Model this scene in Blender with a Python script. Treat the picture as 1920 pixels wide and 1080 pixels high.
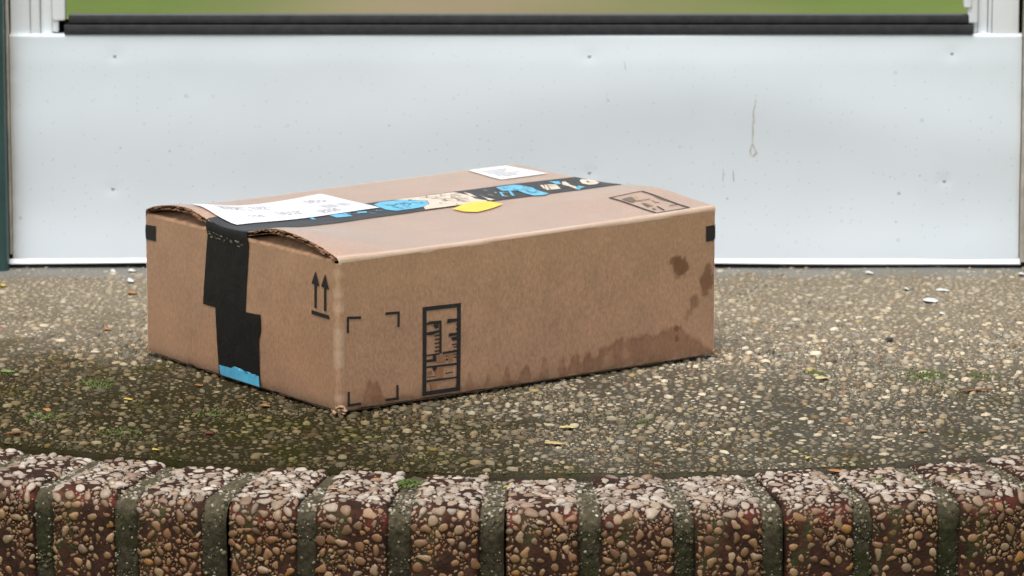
import bpy, bmesh, math, random
import numpy as np
from mathutils import Vector, Matrix, Quaternion

for o in list(bpy.data.objects):
    bpy.data.objects.remove(o)
SC = bpy.context.scene
COL = SC.collection
rng = np.random.default_rng(7)
random.seed(7)

# ------------------------------------------------------------------ camera
cd = bpy.data.cameras.new('camera')
cam = bpy.data.objects.new('camera', cd)
COL.objects.link(cam)
cam.location = (0, 0, .8158)
cam.rotation_euler = (math.pi / 2 - .1948, 0, 0)
cd.sensor_width = 36
cd.lens = 168.75
cd.clip_start = .05
cd.clip_end = 3000
cd.dof.use_dof = True
cd.dof.focus_distance = 3.66
cd.dof.aperture_fstop = 18
SC.camera = cam

# ------------------------------------------------------------------ sky and sun (overcast)
SUN_EL, SUN_AZ = math.radians(67), math.radians(200)     # azimuth clockwise from +Y
w = bpy.data.worlds.new('World')
SC.world = w
w.use_nodes = True
nt = w.node_tree
sky = nt.nodes.new('ShaderNodeTexSky')
sky.sky_type = 'NISHITA'
sky.sun_disc = False
sky.sun_elevation = SUN_EL
sky.sun_rotation = SUN_AZ
sky.air_density = 1.0
sky.dust_density = 3.0
sky.ozone_density = 1.0
hs = nt.nodes.new('ShaderNodeHueSaturation')
hs.inputs['Saturation'].default_value = .42
nt.links.new(sky.outputs[0], hs.inputs['Color'])
nt.links.new(hs.outputs[0], nt.nodes['Background'].inputs[0])
nt.nodes['Background'].inputs[1].default_value = .125

sl = bpy.data.lights.new('sun', 'SUN')
sl.energy = 1.7
sl.angle = math.radians(35)
sl.color = (1, .97, .93)
sun = bpy.data.objects.new('sun', sl)
COL.objects.link(sun)
sd = Vector((math.sin(SUN_AZ) * math.cos(SUN_EL), math.cos(SUN_AZ) * math.cos(SUN_EL), math.sin(SUN_EL)))
sun.rotation_euler = sd.to_track_quat('Z', 'Y').to_euler()
sun.location = (0, 0, 6)

SC.view_settings.view_transform = 'Standard'
SC.view_settings.look = 'None'
SC.view_settings.gamma = 1
SC.view_settings.use_curve_mapping = False
SC.view_settings.exposure = 0.63


# ------------------------------------------------------------------ helpers
def vnoise(x, y, seed=0):
    x = np.asarray(x, float); y = np.asarray(y, float)
    xi = np.floor(x).astype(np.int64); yi = np.floor(y).astype(np.int64)
    fx = x - xi; fy = y - yi
    fx = fx * fx * (3 - 2 * fx); fy = fy * fy * (3 - 2 * fy)

    def h(a, b):
        n = (a * 374761393 + b * 668265263 + seed * 1442695041) & 0xffffffff
        n = ((n ^ (n >> 13)) * 1274126177) & 0xffffffff
        return ((n ^ (n >> 16)) & 0xffff) / 65535.
    return (h(xi, yi) * (1 - fx) + h(xi + 1, yi) * fx) * (1 - fy) + (h(xi, yi + 1) * (1 - fx) + h(xi + 1, yi + 1) * fx) * fy


def fbm(x, y, seed=0, oct=3):
    s = 0; a = .5; t = 0
    for i in range(oct):
        s = s + a * vnoise(x * 2 ** i, y * 2 ** i, seed + i); t += a; a *= .5
    return s / t


def sstep(a, b, x):
    t = np.clip((np.asarray(x, float) - a) / (b - a), 0, 1)
    return t * t * (3 - 2 * t)


def mesh(name, V, faces, smooth=True, col=None, flt=None):
    """faces: list of int arrays (n,3) or (n,4)"""
    me = bpy.data.meshes.new(name)
    V = np.asarray(V, np.float32).reshape(-1, 3)
    faces = [np.asarray(f, np.int32).reshape(len(f), -1) for f in faces if len(f)]
    loops = np.concatenate([f.ravel() for f in faces])
    tot = np.concatenate([np.full(len(f), f.shape[1], np.int32) for f in faces])
    start = np.concatenate([[0], np.cumsum(tot)[:-1]]).astype(np.int32)
    me.vertices.add(len(V)); me.vertices.foreach_set('co', V.ravel())
    me.loops.add(len(loops)); me.loops.foreach_set('vertex_index', loops)
    me.polygons.add(len(tot)); me.polygons.foreach_set('loop_start', start)
    me.polygons.foreach_set('loop_total', tot)
    me.polygons.foreach_set('use_smooth', np.full(len(tot), smooth))
    if col is not None:
        a = me.attributes.new('Col', 'FLOAT_COLOR', 'POINT')
        c = np.ones((len(V), 4), np.float32); c[:, :np.shape(col)[1]] = col
        a.data.foreach_set('color', c.ravel())
    if flt is not None:
        for k, d in flt.items():
            a = me.attributes.new(k, 'FLOAT', 'POINT')
            a.data.foreach_set('value', np.asarray(d, np.float32))
    me.update(calc_edges=True)
    me.validate()
    return me


def ob(name, me, mat=None, parent=None, loc=(0, 0, 0), rot=(0, 0, 0)):
    o = bpy.data.objects.new(name, me)
    COL.objects.link(o)
    if me is not None and mat is not None and not me.materials:
        me.materials.append(mat)
    o.location = loc
    o.rotation_euler = rot
    if parent:
        o.parent = parent
    return o


def tag(o, label=None, cat=None, group=None, kind=None):
    if label: o['label'] = label
    if cat: o['category'] = cat
    if group: o['group'] = group
    if kind: o['kind'] = kind
    return o


def gridq(nu, nv, off=0):
    i, j = np.meshgrid(np.arange(nu - 1), np.arange(nv - 1), indexing='ij')
    a = (i * nv + j).ravel() + off
    return np.stack([a, a + nv, a + nv + 1, a + 1], 1)


def boxmesh(name, x0, x1, y0, y1, z0, z1, bev=.002, seg=2):
    bm = bmesh.new()
    bmesh.ops.create_cube(bm, size=1)
    for v in bm.verts:
        v.co = Vector(((x0 + x1) / 2 + v.co.x * (x1 - x0), (y0 + y1) / 2 + v.co.y * (y1 - y0), (z0 + z1) / 2 + v.co.z * (z1 - z0)))
    if bev:
        bmesh.ops.bevel(bm, geom=list(bm.edges), offset=bev, segments=seg, profile=.5, affect='EDGES')
    for f in bm.faces: f.smooth = True
    me = bpy.data.meshes.new(name)
    bm.to_mesh(me); bm.free()
    try:
        me.set_sharp_from_angle(angle=math.radians(35))
    except Exception:
        pass
    return me


class N:
    """tiny node builder"""
    def __init__(s, name, rough=.6, spec=.5):
        s.m = bpy.data.materials.new(name); s.m.use_nodes = True
        s.t = s.m.node_tree; s.b = s.t.nodes['Principled BSDF']
        s.b.inputs['Roughness'].default_value = rough
        s.b.inputs['Specular IOR Level'].default_value = spec

    def n(s, typ, **kw):
        x = s.t.nodes.new('ShaderNode' + typ)
        for k, v in kw.items():
            if k in x.inputs: s.set(x.inputs[k], v)
            else: setattr(x, k, v)
        return x

    def set(s, inp, v):
        if hasattr(v, 'is_output') or isinstance(v, bpy.types.NodeSocket): s.t.links.new(v, inp)
        else: inp.default_value = v

    def coord(s, kind='Object'):
        return s.n('TexCoord').outputs[kind]

    def noise(s, scale, detail=3, rough=.55, vec=None, dist=0):
        x = s.n('TexNoise'); x.inputs['Scale'].default_value = scale; x.inputs['Detail'].default_value = detail
        x.inputs['Roughness'].default_value = rough; x.inputs['Distortion'].default_value = dist
        s.t.links.new(vec or s.coord(), x.inputs['Vector'])
        return x.outputs['Fac']

    def ramp(s, fac, stops):
        x = s.n('ValToRGB'); e = x.color_ramp.elements
        while len(e) < len(stops): e.new(.5)
        for el, (p, c) in zip(e, stops):
            el.position = p
            el.color = (*c, 1) if hasattr(c, '__len__') else (c, c, c, 1)
        s.t.links.new(fac, x.inputs[0])
        return x.outputs[0]

    def mix(s, a, b, fac, mode='MIX'):
        x = s.n('Mix', data_type='RGBA', blend_type=mode)
        for i, v in ((6, a), (7, b), (0, fac)):
            if isinstance(v, bpy.types.NodeSocket): s.t.links.new(v, x.inputs[i])
            elif i == 0: x.inputs[0].default_value = v
            else: x.inputs[i].default_value = (*v, 1)
        return x.outputs[2]

    def math(s, op, a, b=0., clamp=False):
        x = s.n('Math', operation=op); x.use_clamp = clamp
        s.set(x.inputs[0], a); s.set(x.inputs[1], b)
        return x.outputs[0]

    def attr(s, name, out='Color'):
        x = s.n('Attribute'); x.attribute_name = name
        return x.outputs[out]

    def bump(s, h, strength=.3, dist=.001):
        x = s.n('Bump'); x.inputs['Strength'].default_value = strength; x.inputs['Distance'].default_value = dist
        s.t.links.new(h, x.inputs['Height']); s.t.links.new(x.outputs[0], s.b.inputs['Normal'])

    def color(s, c):
        s.set(s.b.inputs['Base Color'], c if isinstance(c, bpy.types.NodeSocket) else (*c, 1))
        return s


def plain(name, c, rough=.6, spec=.5, var=.12, scale=60, bump=0, bscale=300):
    m = N(name, rough, spec)
    f = m.noise(scale)
    m.color(m.ramp(f, [(.3, tuple(v * (1 - var) for v in c)), (.7, tuple(min(v * (1 + var), .95) for v in c))]))
    if bump: m.bump(m.noise(bscale), bump, .0006)
    return m.m


# ------------------------------------------------------------------ materials
# slab cement between the stones
m = N('cement', .75)
col = m.attr('Col')
col = m.mix(col, m.ramp(m.noise(420, 4), [(.25, .55), (.75, 1.35)]), .85, 'MULTIPLY')
m.color(col); m.bump(m.noise(500, 5), .6, .0015)
m.set(m.b.inputs['Specular IOR Level'], m.math('MULTIPLY', m.attr('Col', 'Alpha'), .45))
M_CEMENT = m.m

# stones carrying their own colour
m = N('aggregate_stone', .5, .5)
col = m.mix(m.attr('Col'), m.ramp(m.noise(900, 3), [(.25, .72), (.75, 1.22)]), .8, 'MULTIPLY')
m.color(col); m.bump(m.noise(1500, 3), .25, .0004)
m.set(m.b.inputs['Specular IOR Level'], m.math('MULTIPLY', m.attr('Col', 'Alpha'), .55))
M_STONE = m.m

m = N('brick_pebble', .52, .4)
col = m.mix(m.attr('Col'), m.ramp(m.noise(420, 4), [(.25, .62), (.75, 1.25)]), .8, 'MULTIPLY')
m.color(col); m.bump(m.noise(900, 4), .3, .0006)
M_PEBBLES = m.m

m = N('single_pebble', .52, .4)
oi = m.n('ObjectInfo')
col = m.mix(oi.outputs['Color'], m.ramp(m.noise(2.2, 4), [(.25, .62), (.75, 1.25)]), .8, 'MULTIPLY')
m.color(col); m.bump(m.noise(5, 4), .3, .0006)
M_PEBBLE = m.m

# brick body: dark earthy red-brown with remnants of red paint on the arris, grime and algae
m = N('brick_body', .85, .12)
pos = m.coord()
a = m.ramp(m.noise(55, 4, .6), [(.3, (.015, .009, .006)), (.52, (.038, .017, .011)), (.75, (.078, .030, .020))])
red = m.math('MULTIPLY', m.attr('red', 'Fac'), m.ramp(m.noise(130, 3), [(.42, 0), (.58, .9)]))
a = m.mix(a, (.19, .032, .024), red)
a = m.mix(a, (.035, .05, .018), m.ramp(m.noise(38, 3), [(.58, 0), (.7, .75)]))
m.color(a); m.bump(m.noise(380, 5), .7, .0016)
M_BRICK = m.m

m = N('mortar', .9, .12)
a = m.mix(m.attr('Col'), m.ramp(m.noise(300, 4), [(.25, .55), (.75, 1.3)]), .85, 'MULTIPLY')
m.color(a); m.bump(m.noise(600, 5), .7, .0012)
M_MORTAR = m.m

M_MOSS = plain('moss_green', (.105, .14, .04), .9, .1, .5, 250)

# cardboard
def cardboard(name, base=(.385, .212, .122), wet=True):
    m = N(name, .36, 1.0)
    m.b.inputs['Sheen Weight'].default_value = .9
    m.b.inputs['Sheen Roughness'].default_value = .25
    m.b.inputs['Sheen Tint'].default_value = (1, .90, .80, 1)
    m.b.inputs['Coat Weight'].default_value = .6
    m.b.inputs['Coat Roughness'].default_value = .3
    pos = m.coord()
    mp = m.n('Mapping'); mp.inputs['Scale'].default_value = (1, 1, .55)
    m.t.links.new(pos, mp.inputs[0])
    fib = m.noise(470, 5, .7, mp.outputs[0])
    big = m.noise(26, 4, .6)
    c = m.mix(base, m.ramp(fib, [(.28, .66), (.72, 1.30)]), .95, 'MULTIPLY')
    c = m.mix(c, m.ramp(big, [(.3, (.90, .89, .88)), (.7, (1.08, 1.07, 1.06))]), 1, 'MULTIPLY')
    specks = m.noise(210, 2, .5)
    c = m.mix(c, (.2, .12, .07), m.ramp(specks, [(.735, 0), (.78, .55)]))
    if wet:
        wa = m.attr('wet', 'Fac')
        c = m.mix(c, m.mix(c, (.40, .26, .17), 1, 'MULTIPLY'), wa)
        sc = m.attr('scuff', 'Fac')
        c = m.mix(c, (.60, .45, .33), sc)
    m.color(c)
    m.bump(m.noise(520, 4), .16, .0005)
    return m.m
M_CARD = cardboard('cardboard')
M_CARDIN = plain('inner_cardboard', (.34, .20, .12), .9, .1, .25, 200)
M_FLUTE = plain('corrugated_medium', (.16, .09, .05), .8, .2, .4, 300)
M_LINER = plain('liner_edge', (.30, .18, .105), .75, .3, .35, 300)

def ink(name, c, rough, wear=.0, scale=260):
    m = N(name, rough, .5)
    base = m.ramp(m.noise(90, 3), [(.3, tuple(v * .85 for v in c)), (.7, tuple(min(.9, v * 1.15) for v in c))])
    if wear:
        base = m.mix(base, (.36, .24, .155), m.ramp(m.noise(scale, 4, .7), [(.62, 0), (.74, wear)]))
    m.color(base)
    return m.m
M_INK = ink('black_print', (.010, .009, .009), .6, .18)
M_INKSOFT = ink('worn_print', (.10, .075, .055), .5, .9, 200)
M_INKTAN = ink('tan_print', (.34, .22, .13), .5)

m = N('black_tape', .40, .28)
a = m.ramp(m.noise(70, 3), [(.3, (.006, .006, .007)), (.7, (.011, .011, .012))])
a = m.mix(a, (.16, .15, .13), m.ramp(m.noise(240, 5, .75), [(.72, 0), (.80, .8)]))
m.color(a); m.bump(m.noise(38, 4, .6, None, .6), .35, .003)
M_TAPE = m.m
M_BLUE = ink('tape_blue', (.09, .39, .58), .42)
M_CREAM = ink('tape_cream', (.60, .50, .40), .45)
M_LABEL = plain('label_paper', (.72, .72, .74), .35, .5, .02, 20)
M_LABELINK = plain('label_print', (.38, .38, .43), .4, .5, .25, 150)
M_YELLOW = plain('yellow_sticker', (.76, .50, .06), .5, .35, .08, 90)

# white painted door metal: dirt splashes, fine wear
m = N('white_door_paint', .34, .5)
base = m.ramp(m.noise(5, 3), [(.3, (.635, .69, .72)), (.7, (.68, .735, .765))])
swz = m.n('SeparateXYZ'); m.t.links.new(m.coord(), swz.inputs[0])
cmb = m.n('CombineXYZ'); m.t.links.new(swz.outputs[0], cmb.inputs[0]); m.t.links.new(swz.outputs[2], cmb.inputs[1])
vo = m.n('TexVoronoi', feature='F1', voronoi_dimensions='2D'); vo.inputs['Scale'].default_value = 46; vo.inputs['Randomness'].default_value = 1
m.t.links.new(cmb.outputs[0], vo.inputs['Vector'])
sep = m.n('SeparateColor'); m.t.links.new(vo.outputs['Color'], sep.inputs[0])
dot = m.ramp(m.math('DIVIDE', vo.outputs['Distance'], m.math('ADD', m.math('MULTIPLY', m.math('POWER', sep.outputs[1], 3.), 1.6), .45)), [(.02, 1), (.055, 0)])
pick = m.math('MULTIPLY', m.ramp(sep.outputs[0], [(.55, 0), (.57, .8)]), m.ramp(m.noise(9, 3, .6), [(.40, .1), (.62, 1)]))
posz = m.n('SeparateXYZ'); m.t.links.new(m.coord(), posz.inputs[0])
low = m.ramp(m.math('ADD', m.math('MULTIPLY', posz.outputs[2], 4.), 0), [(.0, .35), (.2, 1), (.55, .9), (.85, .25)])
base = m.mix(base, (.20, .20, .18), m.math('MULTIPLY', m.math('MULTIPLY', dot, pick), m.math('MULTIPLY', low, .75)))
vo2 = m.n('TexVoronoi', feature='F1', voronoi_dimensions='2D'); vo2.inputs['Scale'].default_value = 105
m.t.links.new(cmb.outputs[0], vo2.inputs['Vector'])
dot2 = m.ramp(vo2.outputs['Distance'], [(.03, 1), (.10, 0)])
sep2 = m.n('SeparateColor'); m.t.links.new(vo2.outputs['Color'], sep2.inputs[0])
base = m.mix(base, (.30, .31, .31), m.math('MULTIPLY', m.math('MULTIPLY', dot2, m.ramp(sep2.outputs[0], [(.76, 0), (.78, .5)])), low))
base = m.mix(base, (.42, .38, .30), m.math('MULTIPLY', m.attr('grime', 'Fac'), .8))
m.color(base); m.bump(m.noise(9, 2), .05, .01)
M_DOOR = m.m
M_WHITE = plain('white_vinyl', (.80, .825, .84), .3, .5, .04, 30)
M_TRIM = plain('weathered_cream_trim', (.50, .46, .38), .6, .4, .25, 60)
M_STAIN = plain('dried_drip', (.50, .48, .42), .5, .4, .2, 200)
M_PENCIL = plain('grey_scrape', (.40, .41, .42), .5, .4, .2, 200)
M_RIVET = plain('dulled_rivet', (.40, .42, .43), .45, .4, .2, 300)
M_GASKET = plain('black_rubber', (.022, .022, .024), .55, .5, .35, 120, .4, 900)
M_DARK = plain('dark_gap', (.012, .011, .010), .9, .1, .1, 40)
M_GREEN = plain('dark_green_paint', (.030, .075, .068), .38, .5, .2, 25, .1, 200)
M_WALL = plain('house_render', (.42, .40, .36), .85, .3, .08, 6, .4, 120)

m = N('reflective_glass', .02)
m.b.inputs['Metallic'].default_value = 1
m.color(m.ramp(m.noise(2, 2), [(.3, (.80, .82, .80)), (.7, (.84, .85, .83))]))
M_GLASS = m.m

# lawn with a worn earth strip leading to the step
m = N('lawn', .9, .1)
sx = m.n('SeparateXYZ'); m.t.links.new(m.coord(), sx.inputs[0])
g = m.ramp(m.noise(1.6, 5, .65), [(.3, (.10, .15, .026)), (.7, (.155, .205, .045))])
ax = m.math('ABSOLUTE', m.math('ADD', m.math('ADD', sx.outputs[0], .06), m.math('MULTIPLY', m.math('SUBTRACT', m.noise(1.4, 2), .5), .35)))
g = m.mix(m.ramp(m.noise(3, 3), [(.3, (.23, .18, .10)), (.7, (.28, .22, .13))]), g, m.ramp(ax, [(.05, 0), (.5, 1)]))
m.color(g)
M_LAWN = m.m

# ------------------------------------------------------------------ setting: ground, wall, step
GZ = -.17
V = []; xs = np.concatenate([-np.geomspace(1500, 2, 8), np.linspace(-1.5, 1.5, 13), np.geomspace(2, 1500, 8)])
xx, yy = np.meshgrid(xs, xs, indexing='ij')
o = ob('lawn', mesh('lawn', np.stack([xx.ravel(), yy.ravel(), np.full(xx.size, GZ)], 1), [gridq(len(xs), len(xs))]), M_LAWN)
tag(o, kind='structure')

YD = 4.234                      # front plane of the storm door
wall = ob('house_wall', boxmesh('house_wall', -4, -.62, YD - .01, YD + .25, GZ - .05, 2.9, .004), M_WALL)
tag(wall, 'pale rendered house wall around the doorway', 'wall')
ob('wall_panel', boxmesh('wall_panel', .62, 4, YD - .01, YD + .25, GZ - .05, 2.9, .004), M_WALL, wall)
ob('wall_panel', boxmesh('wall_panel', -.622, .622, YD - .012, YD + .25, 2.14, 2.902, .004), M_WALL, wall)

CX, CY, RIN, ROUT = .03, 4.36, .930, 1.032
RBEND = 15                      # arris radius of the bricks in mm


def dark_tone(x, y):
    """dark greenish tone over the step, strongest at front left, 0 light .. 1 dark"""
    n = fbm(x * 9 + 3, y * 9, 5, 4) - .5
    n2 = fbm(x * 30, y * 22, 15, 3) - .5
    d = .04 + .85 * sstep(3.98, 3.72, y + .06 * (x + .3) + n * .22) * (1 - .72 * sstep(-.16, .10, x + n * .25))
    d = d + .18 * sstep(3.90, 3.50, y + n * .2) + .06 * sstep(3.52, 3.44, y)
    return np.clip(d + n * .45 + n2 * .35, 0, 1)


def moss(x, y):
    n = fbm(x * 24 + 7, y * 20 + 1, 31, 4)
    d = dark_tone(x, y)
    return sstep(.60, .78, n + .15 * (d - .4)) * (.3 + .7 * d) * sstep(4.05, 3.85, y)


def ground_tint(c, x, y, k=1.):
    d = (dark_tone(x, y) * k)[:, None]; g = moss(x, y)[:, None]
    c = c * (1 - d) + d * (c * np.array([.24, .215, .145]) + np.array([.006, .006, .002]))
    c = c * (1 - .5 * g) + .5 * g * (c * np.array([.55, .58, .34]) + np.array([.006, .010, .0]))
    spec_w = np.clip(1 - 1.25 * dark_tone(x, y) - .5 * moss(x, y), .04, 1)
    return np.concatenate([c, spec_w[:, None]], 1)


def rim(th):
    return RIN - .0012 + .005 * (fbm(th * 14 + 20, th * 0, 3, 3) - .5) + .009 * (vnoise(th * 38 + 50, th * 0 + .5, 9) - .5)


nth, nr = 260, 130
th = np.linspace(-math.radians(82.2), math.radians(82.2), nth)
rr = np.concatenate([np.linspace(0.001, .985, nr - 6), [.992, .9965, .999, 1.0]])
nr = len(rr)
R = rim(th)[:, None] * rr[None]
X = CX + R * np.sin(th)[:, None]; Y = np.minimum(CY - R * np.cos(th)[:, None], YD + .05)
Z = -.0030 * sstep(.9955, 1.0, rr)[None] + .0012 * (fbm(X * 14, Y * 14, 2) - .5) + .0008 * (fbm(X * 90, Y * 90, 8) - .5)
V = np.stack([X, Y, Z + 0 * X], -1)
sk = V[:, -1].copy(); sk[:, 2] = -.16
V2 = np.concatenate([V, sk[:, None]], 1)
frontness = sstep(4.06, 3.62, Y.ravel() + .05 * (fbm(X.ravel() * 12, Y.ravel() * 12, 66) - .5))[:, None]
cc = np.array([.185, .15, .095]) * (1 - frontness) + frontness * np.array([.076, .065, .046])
bare = sstep(4.165, 4.215, Y.ravel() + .03 * (fbm(X.ravel() * 20, Y.ravel() * 20, 77) - .5))[:, None]
cc = cc * (1 - bare) + bare * np.array([.19, .185, .165])
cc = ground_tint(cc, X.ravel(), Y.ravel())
crev = sstep(.984, .999, rr)[None, :] * np.ones((nth, 1))
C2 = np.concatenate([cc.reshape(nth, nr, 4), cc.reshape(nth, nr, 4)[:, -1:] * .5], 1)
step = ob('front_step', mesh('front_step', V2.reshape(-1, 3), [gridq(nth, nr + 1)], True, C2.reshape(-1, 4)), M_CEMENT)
tag(step, kind='structure')


# --- stone templates (domes) : instanced into big meshes with numpy
def dome(nseg, rings, top):
    v = []; f4 = []; f3 = []
    for k, (r, z) in enumerate(rings):
        for i in range(nseg):
            a = 2 * math.pi * (i + .5 * (k % 2)) / nseg
            v.append((r * math.cos(a), r * math.sin(a), z))
    v.append((0, 0, top))
    for k in range(len(rings) - 1):
        for i in range(nseg):
            j = (i + 1) % nseg
            f4.append((k * nseg + i, k * nseg + j, (k + 1) * nseg + j, (k + 1) * nseg + i))
    b = (len(rings) - 1) * nseg
    for i in range(nseg):
        f3.append((b + i, b + (i + 1) % nseg, len(v) - 1))
    return np.array(v), np.array(f4, int).reshape(-1, 4), np.array(f3)


DOME_S = dome(7, [(1, -.35), (.80, .55)], .80)
DOME_L = dome(10, [(1, -.45), (.97, .20), (.66, .74)], .86)


def scatter(tmpl, P, Nrm, A, Bx, Cz, yaw, jit, seed):
    """P centres, Nrm normals, A,Bx half axes, Cz height. returns V, f4, f3"""
    tv, t4, t3 = tmpl
    n = len(P); k = len(tv)
    r = np.random.default_rng(seed)
    ref = np.where(np.abs(Nrm[:, 2:3]) > .9, np.array([[1., 0, 0]]), np.array([[0., 0, 1]]))
    t1 = np.cross(ref, Nrm); t1 /= np.linalg.norm(t1, axis=1, keepdims=True)
    t2 = np.cross(Nrm, t1)
    c, s = np.cos(yaw)[:, None], np.sin(yaw)[:, None]
    u = c * t1 + s * t2; v = -s * t1 + c * t2
    ang = np.arctan2(tv[:, 1], tv[:, 0])[None]
    p2, p3 = r.random((n, 1)) * 6.28, r.random((n, 1)) * 6.28
    jr = 1 + jit * (.55 * np.cos(2 * ang + p2) + .75 * np.cos(3 * ang + p3) * r.random((n, 1)) + .5 * (r.random((n, k)) - .5))
    lean = np.maximum(tv[None, :, 2], 0) * (r.random((n, 1)) - .5) * .5
    lean2 = np.maximum(tv[None, :, 2], 0) * (r.random((n, 1)) - .5) * .5
    lx = (tv[None, :, 0] * jr + lean) * A[:, None]; ly = (tv[None, :, 1] * jr + lean2) * Bx[:, None]
    lz = tv[None, :, 2] * Cz[:, None] * (1 + jit * (r.random((n, k)) - .5))
    V = P[:, None] + lx[..., None] * u[:, None] + ly[..., None] * v[:, None] + lz[..., None] * Nrm[:, None]
    o = (np.arange(n) * k)[:, None, None]
    return V.reshape(-1, 3), (t4[None] + o).reshape(-1, 4), (t3[None] + o).reshape(-1, 3), k


PAL = np.array([[.60, .54, .42], [.50, .43, .31], [.44, .36, .25], [.40, .38, .33], [.34, .25, .16], [.66, .61, .50], [.52, .47, .36], [.28, .25, .20]])

# --- exposed aggregate on the slab
def darts(cand, rad, cell, sep):
    gridd = {}; keep = []
    xs = cand[:, 0].tolist(); ys = cand[:, 1].tolist(); rs = rad.tolist()
    for i in range(len(xs)):
        x, y, r = xs[i], ys[i], rs[i]
        cx, cy = int(x / cell), int(y / cell); ok = True
        for a in (cx - 1, cx, cx + 1):
            for b in (cy - 1, cy, cy + 1):
                for (x2, y2, r2) in gridd.get((a, b), ()):
                    dd = (r + r2) * sep
                    if (x - x2) ** 2 + (y - y2) ** 2 < dd * dd:
                        ok = False; break
                if not ok: break
            if not ok: break
        if ok:
            gridd.setdefault((cx, cy), []).append((x, y, r)); keep.append(i)
    return np.array(keep)


nc = 250000
cand = np.stack([rng.uniform(-.90, .95, nc), rng.uniform(3.42, 4.232, nc)], 1)
rad = np.clip(.00154 * np.exp(.48 * rng.standard_normal(nc)), .0007, .0046)
rad[rng.random(nc) < .4] *= .6
polar = np.hypot(cand[:, 0] - CX, cand[:, 1] - CY)
thc = np.arctan2(cand[:, 0] - CX, -(cand[:, 1] - CY))
dn = sstep(4.215, 4.13, cand[:, 1])
ok = ((np.abs(cand[:, 0]) < .5) | (rad > .0017)) & (polar < rim(thc) - .001 - rad) & (rng.random(nc) < .10 + .90 * dn) & (rng.random(nc) < 1 - .3 * np.clip(dark_tone(cand[:, 0], cand[:, 1]), 0, 1))
cand, rad = cand[ok], rad[ok]
od = np.argsort(-rad + rng.random(len(rad)) * .0012)
cand, rad = cand[od], rad[od]
keep = darts(cand, rad, .0115, .97)
cand, rad = cand[keep], rad[keep]
n = len(cand)
asp = rng.uniform(.50, 1., n)
cz = rad * rng.uniform(.45, .95, n)
P = np.stack([cand[:, 0], cand[:, 1], np.full(n, -.0003)], 1)
V, f4, f3, k = scatter(DOME_S, P, np.tile([0., 0, 1], (n, 1)), rad * 1.12, rad * asp * 1.05, cz, rng.uniform(0, 6.28, n), .27, 3)
pc = PAL[rng.choice(len(PAL), n, p=[.18, .18, .14, .12, .09, .10, .12, .07])] * np.array([.82, .76, .68]) * np.clip(.72 * np.exp(.52 * rng.standard_normal((n, 1))), .28, 1.5)
odd = rng.random(n)
pc[odd < .006] = (.30, .17, .09); pc[(odd > .006) & (odd < .01)] = (.44, .33, .13)
bk = sstep(3.85, 4.12, cand[:, 1])[:, None]
pc = pc * (1 - .6 * bk) + .6 * bk * np.array([.28, .23, .155]) * rng.uniform(.85, 1.15, (n, 1))
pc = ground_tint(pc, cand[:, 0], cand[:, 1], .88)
o = ob('aggregate', mesh('aggregate', V, [f4, f3], True, np.repeat(pc, k, 0)), M_STONE, step)
tag(o, kind='stuff')

# finer grit between the stones
n = 46000
gp = np.stack([rng.uniform(-.46, .48, n), rng.uniform(3.42, 3.95, n)], 1)
ok = np.hypot(gp[:, 0] - CX, gp[:, 1] - CY) < rim(np.arctan2(gp[:, 0] - CX, -(gp[:, 1] - CY))) - .0012
gp = gp[ok]; n = len(gp)
gr_ = rng.uniform(.00035, .0009, n)
V, f4, f3, k = scatter(dome(5, [(1, -.3)], .8), np.c_[gp, np.full(n, -.0002)], np.tile([0., 0, 1], (n, 1)), gr_ * 1.2, gr_ * .9, gr_ * .9, rng.uniform(0, 6, n), .3, 9)
gc = PAL[rng.integers(0, len(PAL), n)] * rng.uniform(.15, 1.05, (n, 1))
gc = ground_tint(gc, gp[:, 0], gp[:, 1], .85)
tag(ob('grit', mesh('grit', V, [f3], True, np.repeat(gc, k, 0)), M_STONE, step), kind='stuff')

# --- bricks round the rim of the step
RA = RBEND * .001
BD, BH = .100, .155             # depth and height of a brick


def path(s):
    """rolls over the brick: back of the top -> front arris -> down the face; local y=0 front, z=0 top"""
    s = np.asarray(s, float); L1 = BD - RA; L2 = L1 + RA * math.pi / 2
    ph = np.clip((s - L1) / RA, 0, math.pi / 2)
    y = np.where(s < L1, BD - s, RA - RA * np.sin(ph)); z = np.where(s < L1, 0, -RA + RA * np.cos(ph))
    z = z - np.maximum(s - L2, 0)
    nn = np.stack([0 * s, -np.sin(ph), np.cos(ph)], -1)
    return np.stack([0 * s, y, z], -1), nn


LP = BD - RA + RA * math.pi / 2 + BH - RA
SS = np.concatenate([np.linspace(0, BD - RA, 14)[:-1], np.linspace(BD - RA, BD - RA + RA * math.pi / 2, 9)[:-1], np.linspace(BD - RA + RA * math.pi / 2, LP, 20)])


def edge(x, hw, re):
    t = np.clip((np.abs(x) - (hw - re)) / re, 0, 1)
    return re * (1 - np.sqrt(1 - t * t))


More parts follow.
